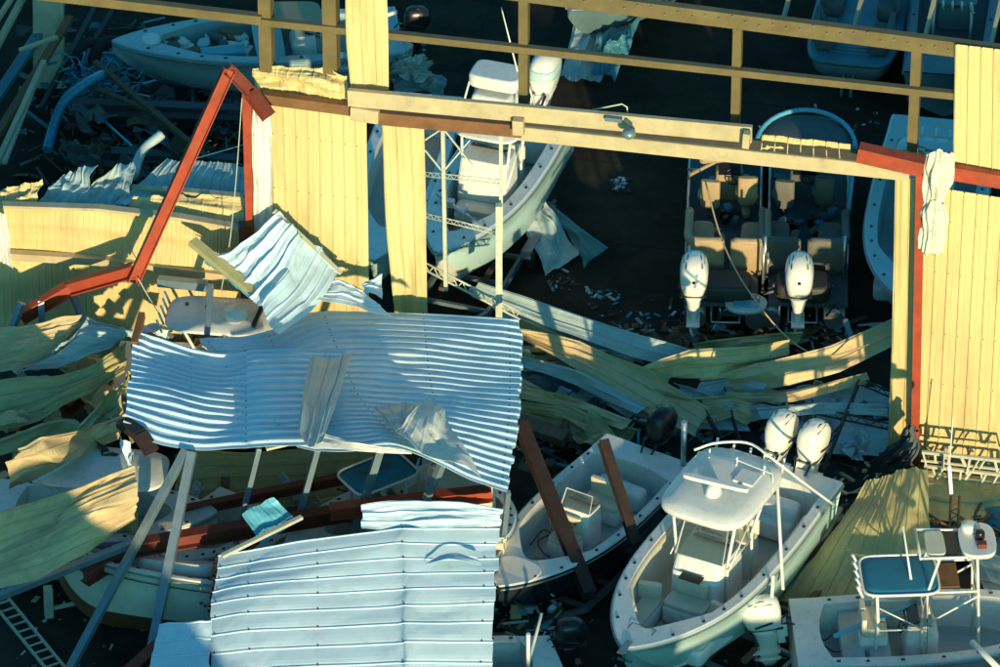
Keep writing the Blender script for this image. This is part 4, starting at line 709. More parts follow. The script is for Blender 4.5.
def build_boat(name, label, bow, stern, zg, B=2.9, H=1.5, hull='gel', cap=0.24, floor=0.55, tb=0.80, ts=0.10, deck='deck', capmat='gel',
               group='storm tossed boats', cat='boat', pitch=0, roll=0, full=2.3, boot='navy', bl=0.06, pts=None, hb=0.95, sheer=0.25, bottom=None, stern_w=.93):
    if pts is None:
        b = P(*bow, zg+H*sheer*0.9); s_ = P(*stern, zg)
    else: b, s_ = pts
    v = b-s_; L = math.hypot(v[0], v[1]); rz = math.atan2(v[1], v[0])
    root = empty(name, (s_[0], s_[1], s_[2]-H), label, cat, rz=rz, ry=R(pitch), rx=R(roll), group=group)
    h = Hull(L, B, H, sheer=sheer, full=full, stern=stern_w); st = h.stations()
    mb = MB(); secs = [h.section(t) for t in st]; n = len(secs[0])
    vs = []; fs = []
    for sc in secs:
        for (x, y, z) in sc: vs.append((x, y, z))
        for (x, y, z) in sc: vs.append((x, -y, z))
    for i in range(len(secs)-1):
        for k in range(n-1):
            a = i*2*n+k; b_ = a+2*n
            mi = 1 if k < 3 else 0
            mb_f = [(a, b_, b_+1, a+1), (a+n, a+n+1, b_+n+1, b_+n)]
            for q in mb_f: fs.append((q, mi))
    mb.add(vs, [], 0)
    for q, mi in fs: mb.f.append(q); mb.m.append(mi); mb.sm.append(True)
    mb.f.append(tuple(range(n-1, -1, -1))+tuple(range(n, 2*n))); mb.m.append(0); mb.sm.append(False)   # transom
    e = (len(secs)-1)*2*n; mb.f.append(tuple(range(e, e+n))+tuple(range(e+2*n-1, e+n-1, -1))); mb.m.append(0); mb.sm.append(False)
    mb.build('hull', [M[hull], M[bottom or hull]], root)
    # rub rail
    rr = MB()
    for sgn in (1, -1):
        rr.tube([(t*L, sgn*(h.wg(t)+.035), h.zg(t)-.075) for t in st], 0.028, 6)
    rr.build('rub_rail', M['steel'], root)
    # gunwale cap, inner liner, floor
    def wi(t):
        if t <= ts or t >= tb: return 0
        a = min(1, (tb-t)/.16)**.5; c = min(1, (t-ts)/.03)**.5
        return max(0, h.wg(t)-cap)*a*c
    tt = sorted(set([0, ts, ts+.003, ts+.01, ts+.03]+[ts+(tb-ts)*i/26 for i in range(1, 27)]+[tb-.003, tb-.01, tb-.03, tb-.06]+[tb+(1-tb)*i/6 for i in range(1, 7)]))
    cm = MB(); ln = MB()
    def cz(t, y=0): return h.zg(t)+0.035
    for i in range(len(tt)-1):
        t0, t1 = tt[i], tt[i+1]
        for sgn in (1, -1):
            o0, o1, i0, i1 = h.wg(t0)+.025, h.wg(t1)+.025, wi(t0), wi(t1)
            q = [(t0*L, sgn*o0, cz(t0)-.03), (t1*L, sgn*o1, cz(t1)-.03), (t1*L, sgn*max(i1, o1*.8 if i1 == 0 else i1), cz(t1)), (t0*L, sgn*max(i0, o0*.8 if i0 == 0 else i0), cz(t0))]
            q2 = [(t0*L, sgn*o0, cz(t0)-.03), (t1*L, sgn*o1, cz(t1)-.03), (t1*L, sgn*(o1-.05), cz(t1)), (t0*L, sgn*(o0-.05), cz(t0)), (t0*L, sgn*i0, cz(t0)), (t1*L, sgn*i1, cz(t1))]
            cm.add(q2, [(0, 1, 2, 3), (3, 2, 5, 4)] if sgn < 0 else [(3, 2, 1, 0), (4, 5, 2, 3)], 0, False)
            if i0 > 0 or i1 > 0:
                fl = h.H*floor
                j0, j1 = i0*.97, i1*.97
                vv = [(t0*L, sgn*i0, cz(t0)), (t1*L, sgn*i1, cz(t1)), (t1*L, sgn*(j1+.04 if j1 > .05 else j1), cz(t1)-.12), (t0*L, sgn*(j0+.04 if j0 > .05 else j0), cz(t0)-.12), (t0*L, sgn*j0, fl), (t1*L, sgn*j1, fl), (t0*L, 0, fl), (t1*L, 0, fl)]
                ff = [(0, 1, 2, 3), (3, 2, 5, 4), (4, 5, 7, 6)]
                if sgn > 0: ff = [f[::-1] for f in ff]
                ln.add(vv, ff[:2], 0, False); ln.add(vv, ff[2:], 1, False)
    cm.build('gunwale', M[capmat], root); ln.build('cockpit_liner', [M[capmat], M[deck]], root)
    # fittings: rod holders / cleats
    for sgn in (1, -1):
        for t in (0.14, 0.24, 0.36, 0.5, 0.62, 0.70, 0.78, 0.88):
            y = h.wg(t)-cap*.5; ft = MB()
            ft.loft([ring((t*L, sgn*y, cz(t)+.004), (1, 0, 0), (0, 1, 0), .055, .04, 8, 2), ring((t*L, sgn*y, cz(t)+.02), (1, 0, 0), (0, 1, 0), .045, .03, 8, 2)]); ft.build('deck_fitting', M['black'], root)
    return root, h, L, wi
def outboard(root, x, y, z, color='cowl', s=1.0, tilt=0, accent=None):
    T = Matrix.Translation(Vector((x, y, z))) @ Matrix.Rotation(R(tilt), 4, 'Y') @ Matrix.Scale(s, 4)
    def b(mb, nm, m, par):
        mb.v = [tuple(T @ Vector(a)) for a in mb.v]; return mb.build(nm, m, par)
    a = MB()   # mid leg, anti-ventilation plate, gearcase, skeg, clamp bracket
    def sec(zz, cx, rx, ry, n=14, e=2.4): return ring((cx, 0, zz), (1, 0, 0), (0, 1, 0), rx, ry, n, e)
    a.loft([sec(-1.05, -.38, .10, .02), sec(-.95, -.36, .17, .035), sec(-.72, -.36, .22, .065), sec(-.45, -.36, .21, .10), sec(-.1, -.38, .29, .17), sec(.05, -.40, .36, .23)])
    a.box((-.42, 0, -.62), (.62, .26, .025)); a.loft([ring((xx, 0, -.86), (0, 1, 0), (0, 0, 1), r_, r_, 10, 2) for xx, r_ in ((-.08, .01), (-.14, .05), (-.3, .075), (-.5, .07), (-.62, .04))])
    a.box((-.06, 0, -.12), (.16, .34, .42)); a.box((-.02, .16, 0), (.2, .04, .3)); a.box((-.02, -.16, 0), (.2, .04, .3))
    eng = b(a, 'outboard_motor', M[color], root)
    c = MB()
    c.loft([sec(-.02, -.38, .30, .19, 20, 3), sec(.12, -.42, .39, .24, 20, 3.2), sec(.34, -.45, .44, .275, 20, 3.4), sec(.56, -.46, .44, .285, 20, 3.2), sec(.72, -.43, .38, .25, 20, 2.8), sec(.81, -.41, .27, .18, 20, 2.6), sec(.865, -.40, .10, .07, 20, 2.2)])
    b(c, 'cowling', M[color], eng)
    if accent:
        g = MB(); g.loft([ring((-.43, 0, zz), (1, 0, 0), (0, 1, 0), rx, ry, 20, 3) for zz, rx, ry in ((.42, .452, .294), (.46, .452, .294), (.62, .43, .284))]); b(g, 'cowling_stripe', M[accent], eng)
    else:
        for sy in (1, -1):
            g = MB(); g.bar((-.62, sy*.283, .22), (-.22, sy*.283, .34), .012, .05); b(g, 'cowling_stripe', M['darksteel'], eng)
            g = MB(); g.bar((-.60, sy*.20, .77), (-.2, sy*.20, .78), .012, .012); b(g, 'cowling_stripe', M['darksteel'], eng)
        g = MB(); g.bar((-.42, -.26, .12), (-.42, .26, .12), .84, .012)
        b(g, 'cowling_stripe', M['darksteel'], eng)
        for sy in (1, -1):
            g = MB(); g.tube([(-.84, sy*.12, .30), (-.86, sy*.15, .55), (-.72, sy*.16, .76), (-.45, sy*.13, .84), (-.2, sy*.12, .80)], .012, 5); b(g, 'cowling_seam', M['black'], eng)
        g = MB(); g.loft([ring((-.905, 0, zz), (0, 1, 0), (0, 0, 1), rr_, rr_, 12, 2) for zz, rr_ in ((.5, .035),)] + [ring((-.88, 0, .5), (0, 1, 0), (0, 0, 1), .04, .04, 12, 2)]); b(g, 'cowling_badge', M['black'], eng)
    p = MB()
    for k in range(3):
        an = k*2*math.pi/3; d = Vector((0, math.cos(an), math.sin(an))); t_ = Vector((0, -math.sin(an), math.cos(an)))
        c0 = Vector((-.66, 0, -.86)); p.add([c0+d*.03-t_*.03, c0+d*.12-t_*.09+Vector((.03, 0, 0)), c0+d*.19, c0+d*.12+t_*.09-Vector((.03, 0, 0)), c0+d*.03+t_*.03], [(0, 1, 2, 3, 4)])
    p.loft([ring((xx, 0, -.86), (0, 1, 0), (0, 0, 1), r_, r_, 8, 2) for xx, r_ in ((-.6, .05), (-.72, .03))])
    b(p, 'propeller', M['alu'], eng)
    h_ = MB(); h_.tube([(-.05, .12, .1), (.1, .18, .16), (.25, .15, 0), (.35, .1, -.2)], .03, 6); h_.tube([(-.05, -.1, .1), (.12, -.14, .2), (.3, -.1, .05), (.4, -.1, -.2)], .025, 6)
    b(h_, 'fuel_hose', M['black'], eng)
    return eng
def console(root, x, z, wdt=.95, ln=.9, ht=1.15, seat=True, m='gel', glassy=True, wind=.55):
    c = MB()
    c.loft([ring((x, 0, z), (1, 0, 0), (0, 1, 0), ln/2, wdt/2, 20, 7), ring((x, 0, z+ht*.7), (1, 0, 0), (0, 1, 0), ln/2*.97, wdt/2*.97, 20, 7), ring((x-.06, 0, z+ht), (1, 0, 0), (0, 1, 0), ln/2*.72, wdt/2*.93, 20, 7)], smooth=False)
    con = c.build('console', M[m], root, bevel=.02)
    d = MB(); d.box((x-ln*.28, 0, z+ht+.02), (.34, wdt*.75, .05), Matrix.Rotation(R(-25), 3, 'Y')); d.build('dashboard', M['black'], con)
    if seat:
        s_ = MB(); s_.rbox((x+ln/2+.28, 0, z+.24), (.6, wdt*.85, .48), 6); s_.build('console_seat_base', M[m], con)
        s_ = MB(); s_.rbox((x+ln/2+.28, 0, z+.535), (.56, wdt*.8, .11), 6); s_.rbox((x+ln/2+.02, 0, z+.8), (.09, wdt*.62, .4), 6); s_.build('console_seat', M['vinyl'], con)
        hh = MB(); hh.box((x+ln/2+.1, 0, z+ht*.82), (.28, wdt*.42, .02)); hh.build('console_hatch', M['black'], con)
    if glassy:
        g = MB(); a = Vector((x+ln*.30, 0, z+ht)); top = Vector((x+ln*.02, 0, z+ht+wind)); hw = wdt*.46
        g.add([a+Vector((0, -hw, 0)), a+Vector((0, hw, 0)), top+Vector((0, hw*.9, 0)), top+Vector((0, -hw*.9, 0))], [(0, 1, 2, 3)])
        for sy in (1, -1):
            g.add([a+Vector((0, sy*hw, 0)), Vector((x-ln*.3, sy*hw, z+ht)), Vector((x-ln*.28, sy*hw*.95, z+ht+wind*.7)), top+Vector((0, sy*hw*.9, 0))], [(0, 1, 2, 3)])
        g2 = MB(); g2.v = g.v; g2.f = g.f; g2.m = g.m; g2.sm = g.sm
        wd = g2.build('windshield', M['glass'], con); so_ = wd.modifiers.new('thickness', 'SOLIDIFY'); so_.thickness = .012
        f = MB(); f.tube([a+Vector((0, -hw, 0)), top+Vector((0, -hw*.9, 0)), top+Vector((0, hw*.9, 0)), a+Vector((0, hw, 0)), a+Vector((0, -hw, 0))], .018, 6)
        f.build('windshield_frame', M['tube'], con)
    w_ = MB(); wc = Vector((x-ln*.52, -wdt*.12, z+ht*.86)); n_ = Vector((-.85, 0, .5)).normalized(); ax = Vector((0, 1, 0)); ay = n_.cross(ax)
    pts = [wc+ax*(math.cos(k*math.pi/10)*.2)+ay*(math.sin(k*math.pi/10)*.2) for k in range(21)]
    w_.tube(pts, .016, 6, cap=False)
    for k in range(3): w_.tube([wc, wc+ax*(math.cos(k*2.094)*.2)+ay*(math.sin(k*2.094)*.2)], .012, 5)
    w_.tube([wc, wc-n_*.2], .025, 6); w_.build('steering_wheel', M['black'], con)
    return con
def leaning_post(root, x, z, wdt=.95):
    m = MB(); m.loft([ring((x, 0, z), (1, 0, 0), (0, 1, 0), .36, wdt/2*.9, 16, 7), ring((x, 0, z+.82), (1, 0, 0), (0, 1, 0), .33, wdt/2*.88, 16, 7)], smooth=False)
    lp = m.build('leaning_post', M['gel'], root, bevel=.02)
    c = MB()
    for sy in (-1, 1): c.rbox((x+.03, sy*wdt*.24, z+.90), (.5, wdt*.44, .15), 5); c.rbox((x-.24, sy*wdt*.24, z+1.12), (.13, wdt*.42, .42), 5)
    c.build('helm_seat', M['vinyl'], lp)
    t = MB(); t.box((x-.34, 0, z+.45), (.02, wdt*.6, .4)); t.build('storage_door', M['greydeck'], lp)
def ttop(root, x, zd, zt, ln=2.2, wd=2.0, xl=None, legw=.5, legl=.9, m='gel', th=.09, canvas=False, holders=True, legs=True):
    """hard or canvas top on four bent tube legs; zd deck height, zt top height"""
    xl = x if xl is None else xl
    t = MB()
    if not canvas:
        rings = []
        for zz, ins in ((0, .08), (.02, .02), (th*.55, 0), (th, .05), (th*1.35, .35), (th*1.45, .7)):
            rings.append(ring((x, 0, zt+zz), (1, 0, 0), (0, 1, 0), ln/2-ins, wd/2-ins, 36, 4.2))
        t.loft(rings); top = t.build('hard_top', M[m], root)
    else:
        rings = [ring((x, 0, zt+zz), (1, 0, 0), (0, 1, 0), ln/2-ins, wd/2-ins, 36, 6) for zz, ins in ((.0, .03), (.03, .02), (.05, .2), (.06, .6))]
        t.loft(rings); top = t.build('canvas_top', M[m], root)
        f = MB(); rg = ring((x, 0, zt+.02), (1, 0, 0), (0, 1, 0), ln/2, wd/2, 36, 6); f.tube(rg+[rg[0]], .035, 8, cap=False)
        f.build('top_rim', M['tube'], top)
    if legs:
        f = MB()
        for sx in (-1, 1):
            for sy in (-1, 1):
                b0 = Vector((xl+sx*legl/2, sy*legw, zd)); b1 = Vector((xl+sx*legl/2*.9, sy*legw, zd+(zt-zd)*.55)); b2 = Vector((x+sx*ln*.32, sy*wd*.36, zt+.01))
                f.tube([b0, b1, b2], .04, 8)
            f.tube([(x+sx*ln*.32, -wd*.36, zt-.01), (x+sx*ln*.32, wd*.36, zt-.01)], .025, 6)
        for sy in (-1, 1):
            z1 = zd+(zt-zd)*.5; f.tube([(xl-legl/2*.9, sy*legw, z1), (xl+legl/2*.9, sy*legw, z1)], .022, 6)
            z2 = zd+(zt-zd)*.8; f.tube([(xl-legl/2*.9, sy*(legw+.05), z2), (xl+legl/2*1.1, sy*(legw+.08), z1)], .018, 6)
        f.build('top_frame', M['tube'], root)
    if holders:
        for k in range(5):
            y = -wd*.38+k*wd*.19; hd = MB(); hd.tube([(x-ln/2-.02, y, zt-.12), (x-ln/2-.14, y, zt+.24)], .032, 8); hd.build('rod_holder', M['tube'], top)
    return top
def slide_to(root, c):
    d = root.matrix_basis.to_3x3() @ Vector((0, c.y, 0)); root.location = root.location+d; root.matrix_basis = Matrix.Translation(root.location) @ root.rotation_euler.to_matrix().to_4x4()
def dome(top, x, y, z, r=.3, h=.24, m='gel'):
    d = MB(); d.loft([ring((x, y, z), (1, 0, 0), (0, 1, 0), r*.8, r*.8, 20, 2), ring((x, y, z+h*.2), (1, 0, 0), (0, 1, 0), r, r, 20, 2), ring((x, y, z+h*.7), (1, 0, 0), (0, 1, 0), r*.97, r*.97, 20, 2), ring((x, y, z+h*.93), (1, 0, 0), (0, 1, 0), r*.75, r*.75, 20, 2), ring((x, y, z+h), (1, 0, 0), (0, 1, 0), r*.3, r*.3, 20, 2)])
    return d.build('radar_dome', M[m], top)
def antenna(root, p, q, nm='antenna', r=.016):
    a = MB(); a.tube([p, Vector(p).lerp(Vector(q), .08), q], [r*1.9, r*1.6, r], 6); return a.build(nm, M['tube'], root)
def bench(root, x, z, w_, ln=.5, back=True, nm='bench_seat', m='vinyl', side=0, ht=.42, y=0):
    b_ = MB(); b_.rbox((x, y, z+ht/2), (ln, w_, ht), 8); base = b_.build(nm, M['gel'], root)
    c = MB(); c.rbox((x, y, z+ht+.06), (ln*.96, w_*.97, .13), 6)
    if back: c.rbox((x-side*ln*.45, y, z+ht+.3), (.14, w_*.97, .42), 6)
    c.build('seat_cushion', M[m], base); return base
def clutter(root, pts, cols, seed=0):
    rs = random.Random(seed); m_ = MB()
    for (x, y, z) in pts:
        m_.rbox((x, y, z+.06), (rs.uniform(.15, .5), rs.uniform(.12, .3), rs.uniform(.1, .22)), 2.5, 10, mi=rs.randrange(len(cols)), rz=rs.uniform(0, 3))
    return m_

# ---- main white centre console, front
def big_white():
    root, h, L, wi = build_boat('centre_console_boat', 'large white boat with mint hull, white hard top and twin white outboards in the yard', (625, 650), (786, 466), 2.35, B=3.15, H=1.75, hull='mint', cap=.25, floor=.42, tb=.89, ts=.06, full=2.7, bottom='teal')
    zf = h.H*.42
    xc = L*.50
    con = console(root, xc, zf, 1.3, 1.5, 1.4, seat=True, wind=.85)
    leaning_post(root, L*.335, zf, 1.2)
    top = ttop(root, L*.42, zf, zf+2.6, ln=2.85, wd=2.25, xl=L*.46, legw=.66, legl=1.4, th=.18)
    # radar bar on pedestal
    r = MB(); zt = zf+2.6+.25
    r.loft([ring((L*.47, 0, zt), (1, 0, 0), (0, 1, 0), .26, .2, 14, 2.3), ring((L*.47, 0, zt+.18), (1, 0, 0), (0, 1, 0), .17, .15, 14, 2.3), ring((L*.47, 0, zt+.26), (1, 0, 0), (0, 1, 0), .1, .1, 14, 2)])
    r.build('radar_pedestal', M['gel'], top); r = MB(); r.rbox((L*.47, 0.05, zt+.31), (.17, 1.6, .10), 5, rz=.1); r.build('radar_bar', M['gel'], top)
    r = MB(); r.tube([(L*.345, -1.0, zt-.05), (L*.335, -.95, zt+.1), (L*.325, 0, zt+.13), (L*.335, .95, zt+.1), (L*.345, 1.0, zt-.05)], .02, 6)
    for y in (-.7, 0, .7): r.tube([(L*.33, y, zt-.05), (L*.325, y, zt+.22)], .028, 6)
    r.build('top_rail', M['tube'], top)
    r = MB(); r.box((L*.37, .45, zt+.03), (.5, .5, .05)); r.build('top_hatch', M['gel'], top)
    for yy in (-.5, .5): r = MB(); r.loft([ring((L*.40+abs(yy)*.3, yy, zt-.02+k*.1), (1, 0, 0), (0, 1, 0), .07-.02*k, .07-.02*k, 10, 2) for k in (0, 1)]); r.build('antenna_puck', M['gel'], top)
    # outriggers: long white poles leaning over the right side
    g = lambda *q: root.matrix_basis.inverted() @ Vector(P(*q))
    a = MB(); a.tube([g(773, 462, 4.1), g(777, 480, 4.0), g(783, 590, 2.0)], .04, 8); a.build('outrigger_pole', M['tube'], root)
    a = MB(); a.tube(list(cr_interp([list(g(694, 450, 4.4)), list(g(716, 443, 4.5)), list(g(748, 443, 4.5)), list(g(770, 457, 4.4)), list(g(800, 480, 3.8)), list(g(834, 505, 2.7))], np.linspace(0, 1, 24))), .032, 8); a.build('outrigger_pole', M['tube'], root)
    lt = MB()
    for xx in (.60, .66, .72, .78): lt.bar((L*xx, -.30, zf+.006), (L*xx, .30, zf+.006), .02, .008)
    lt.bar((L*.60, -.30, zf+.008), (L*.78, -.30, zf+.008), .02, .008); lt.bar((L*.60, .30, zf+.008), (L*.78, .30, zf+.008), .02, .008); lt.build('floor_hatch', M['darksteel'], root)
    # bow seating
    for sy in (-1, 1):
        b_ = MB(); b_.rbox((L*.70, sy*.82, zf+.21), (1.6, .52, .42), 6); sb = b_.build('bow_bench', M['gel'], root)
        c = MB(); c.rbox((L*.635, sy*.90, zf+.68), (.16, .56, .42), 5, rz=-sy*.25); c.build('bow_backrest', M['vinyl'], sb)
        c = MB(); c.rbox((L*.70, sy*.82, zf+.455), (1.4, .46, .08), 6); c.build('seat_cushion', M['vinyl'], sb)
    # coaming pads
    for sy in (-1, 1):
        pd = MB(); pd.tube([(t*L, sy*(wi(t)-.03), h.zg(t)-.09) for t in np.linspace(.18, .82, 14)], .07, 8); pd.build('coaming_pad', M['vinyl'], root)
    c = MB(); c.rbox((L*.13, 0, h.H*.72), (.5, 1.7, .6), 8); tr = c.build('transom_locker', M['gel'], root)
    c = MB(); c.rbox((L*.165, 0, zf+.3), (.5, 1.7, .5), 8); c.build('livewell', M['gel'], root)
    hatch = MB()
    for a0, a1, b0, b1 in ((.885, .925, -.3, .3),):
        z = h.zg(.9)+.043
        for p, q in (((a0*L, b0), (a1*L, b0)), ((a1*L, b0), (a1*L, b1)), ((a1*L, b1), (a0*L, b1)), ((a0*L, b1), (a0*L, b0))): hatch.bar((*p, z), (*q, z), .015, .008)
    hatch.build('anchor_hatch', M['darksteel'], root)
    gp = MB(); gp.bar((L*.97, 0, h.zg(.97)+.06), (L*1.03, 0, h.zg(.97)+.06), .16, .03); gp.tube([(L*1.02, 0, h.zg(.97)+.02), (L*1.0, 0, h.zg(.97)-.3)], .025, 6); gp.bar((L*1.0, -.18, h.zg(.97)-.32), (L*1.0, .18, h.zg(.97)-.30), .05, .04); gp.build('anchor_roller', M['steel'], root)
    clm = clutter(root, [(L*.70+.1, -.1, zf), (L*.68, -.2, zf), (L*.74, .05, zf)], ['wood'], 3); clm.v = [tuple(a) for a in clm.v]
    for k in range(1):
        s_ = MB(); rs = random.Random(5)
        for i in range(14): a0 = rs.uniform(0, 3); x0, y0 = L*.72+rs.uniform(-.3, .3), rs.uniform(-.35, .25); s_.bar((x0, y0, zf+.02), (x0+.12*math.cos(a0), y0+.12*math.sin(a0), zf+.03), .03, .02)
        s_.build('deck_litter', M['wood'], root)['kind'] = 'stuff'
    for y in (-.42, .42): outboard(root, -.10, y, h.H+.05, 'cowl', 1.12, 0)
    return root
big_white()

# ---- white centre console with dark bottom and black outboard, in shade left of the big one
def dark_bottom():
    root, h, L, wi = build_boat('centre_console_boat', 'open white boat under two fallen rusty beams, with dark hull and black outboard', (498, 588), (650, 450), 1.75, B=2.6, H=1.35, hull='navy', bottom='navy', cap=.20, floor=.5, tb=.80, ts=.10, full=2.2, deck='greydeck')
    zf = h.H*.5
    console(root, L*.47, zf, .85, .75, 1.05, seat=True, wind=.4)
    bench(root, L*.31, zf, 1.0, .5, True, 'helm_bench', side=1)
    c = MB(); c.rbox((L*.20, 0, zf+.25), (.5, 1.3, .5), 7); c.build('cooler', M['gel'], root)
    b_ = MB(); b_.rbox((L*.875, 0, h.zg(.87)-.0), (L*.12, 1.1, .12), 3); b_.build('casting_deck', M['gel'], root)
    cz = h.zg(.9)+.1
    t = MB(); t.tube([(L*.98, -.25, cz), (L*.62, -1.12, cz+.05)], .035, 8); t.loft([ring((L*.74+dx, -.9, cz+.03), (0, 1, 0), (0, 0, 1), r_, r_, 12, 2) for dx, r_ in ((-.2, .05), (-.1, .12), (.12, .12), (.22, .05))])
    t.box((L*.98, -.25, cz+.05), (.3, .18, .22)); t.build('trolling_motor', M['alu'], root)
    outboard(root, -.08, 0, h.H+.05, 'black', 1.0)
    p = MB(); p.tube([(L*.02, 1.0, h.H*.8), (L*.02, 1.0, h.H+1.3)], .07, 10); p.build('shallow_anchor_pole', M['alu'], root)
    p = MB()
    for k in range(4): p.loft([ring((L*.36+k*.16, -.75, zf+.5), (1, 0, 0), (0, 1, 0), .055, .055, 10, 2), ring((L*.36+k*.16, -.75, zf+.52), (1, 0, 0), (0, 1, 0), .05, .05, 10, 2)])
    p.build('cup_holder', M['black'], root)
    s_ = MB(); s_.rbox((L*.40, -.78, zf+.25), (.9, .22, .49), 8); s_.build('side_locker', M['gel'], root)
    cl = MB(); cl.rbox((L*.70, .1, zf+.12), (.5, .4, .2), 3, mi=0); cl.rbox((L*.68, -.4, zf+.1), (.5, .2, .14), 3, mi=1); cl.rbox((L*.62, .5, zf+.08), (.7, .12, .1), 3, mi=1); cl.build('deck_litter', [M['bluehose'], M['tan']], root)['kind'] = 'stuff'
dark_bottom()

# ---- mint hull boat behind the torn door opening
def mint_back():
    root, h, L, wi = build_boat('centre_console_boat', 'white boat with mint hull and tall tower, seen through the torn door opening', (436, 254), (537, 106), 2.4, B=2.42, H=1.7, hull='mint', cap=.34, floor=.42, tb=.86, ts=.12, full=2.3, deck='deck', bottom='gelwarm')
    zf = h.H*.42
    console(root, L*.50, zf, 1.35, 1.2, 1.9, seat=False, wind=.4, glassy=False)
    cs = MB(); cs.rbox((L*.50+.85, 0, zf+.4), (.5, 1.1, .7), 6); cs.build('console_seat_base', M['gel'], root); cs = MB(); cs.rbox((L*.50+.85, 0, zf+.8), (.5, 1.05, .14), 6); cs.build('console_seat', M['vinyl'], root)
    leaning_post(root, L*.34, zf, 1.1)
    top = ttop(root, L*.43, zf, zf+2.55, ln=2.0, wd=1.8, xl=L*.46, legw=.58, legl=1.3)
    r = MB(); r.rbox((L*.40, 0, zf+2.2+1.55), (.9, 1.35, .36), 5); r.build('tower_canopy', M['gel'], root)
    f = MB()
    for sx in (-1, 1):
        for sy in (-1, 1): f.tube([(L*.41+sx*.7, sy*.8, zf+2.6), (L*.40+sx*.35, sy*.62, zf+3.7)], .03, 6)
    for zz in (2.5, 2.75): f.tube([(L*.36, -.78, zf+zz), (L*.36, .78, zf+zz)], .025, 6); f.tube([(L*.48, -.75, zf+zz), (L*.48, .75, zf+zz)], .025, 6)
    for k in range(5): f.tube([(L*.46+.18*0, -.62-.08, zf+.4+k*.35), (L*.40, -.62-.08, zf+.4+k*.35)], .018, 5)
    f.build('tower_frame', M['tube'], root)
    f = MB(); f.rbox((L*.44, 0, zf+3.05), (.6, 1.05, .8), 6); f.build('upper_helm', M['gel'], root)
    f = MB(); f.rbox((L*.40, 0, zf+3.1), (.3, 1.2, .5), 5); f.build('tower_bolster', M['vinyl'], root)
    f = MB(); f.tube([(L*.5, -.3, zf+2.5), (L*.5, .3, zf+2.5)], .05, 8); f.build('search_light', M['black'], root)
    antenna(root, (L*.38, .5, zf+3.8), (L*.40, .1, zf+5.8))
    c = MB(); c.rbox((L*.135, 0, zf+.5), (.6, 1.9, .9), 8); c.build('transom_locker', M['gel'], root)
    bench(root, L*.73, zf, .9, .45, False, 'bow_seat')
    a = MB(); a.tube([(L*.80, .6, h.zg(.8)+.1), (L*.66, -.9, h.zg(.7)+.1)], .05, 8); a.rbox((L*.74, 0, h.zg(.8)+.12), (.35, .2, .22), 3); a.box((L*.70, -.5, h.zg(.7)+.12), (.15, .3, .2)); a.build('anchor_windlass', M['alu'], root)
    outboard(root, -.1, .0, h.H+.15, 'cowl', 1.25, accent='mint')
    outboard(root, -.1, -.85, h.H-.1, 'cowl', .9)
mint_back()

# ---- shaded teal boat, top left
def top_left():
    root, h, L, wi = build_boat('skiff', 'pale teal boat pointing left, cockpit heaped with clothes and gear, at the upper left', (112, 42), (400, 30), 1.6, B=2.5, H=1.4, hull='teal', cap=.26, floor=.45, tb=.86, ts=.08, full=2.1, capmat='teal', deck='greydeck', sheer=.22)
    zf = h.H*.45
    c = MB(); c.rbox((L*.46, 0, h.H+.02), (L*.10, 1.9, .1), 8); c.build('mid_deck', M['teal'], root)
    c = MB(); c.loft([ring((L*.37, .1, h.H+.75), (1, .05, .1), (0, 1, .1), .75, .72, 24, 5), ring((L*.37, .1, h.H+.82), (1, .05, .1), (0, 1, .1), .75, .72, 24, 5)]); c.build('canopy_panel', M['tan'], root)
    c = MB(); c.bar((L*.37+.76, -.5, h.H+.6), (L*.37+.76, .6, h.H+1.2), .05, .5); c.build('canopy_trim', M['vinyl'], root)
    console(root, L*.34, zf, .8, .7, 1.0, seat=False, glassy=False)
    cl = MB(); rs = random.Random(4)
    for i in range(44):
        cl.rbox((L*(.54+rs.random()*.27), rs.uniform(-.5, .5), h.H*.86+rs.uniform(0, .2)), (rs.uniform(.2, .7), rs.uniform(.12, .35), rs.uniform(.12, .28)), 2.6, 10, mi=rs.randrange(4), rz=rs.uniform(0, 3))
    cl.build('heaped_gear', [M['greycanvas'], M['gelwarm'], M['brown'], M['teal']], root)['kind'] = 'stuff'
    c = MB(); c.tube([(L*.55, .55, h.H+.1), (L*.70, .62, h.H+.1)], .16, 12); c.build('rolled_cushion', M['bluetube'], root)
    c = MB(); c.loft([ring((L*.865, 0, h.zg(.86)+.04), (1, 0, 0), (0, 1, 0), .28, .3, 16, 2), ring((L*.865, 0, h.zg(.86)+.12), (1, 0, 0), (0, 1, 0), .2, .22, 16, 2)]); c.build('bow_hatch', M['gel'], root)
    outboard(root, -.1, 0, h.H, 'black', .8)
top_left()

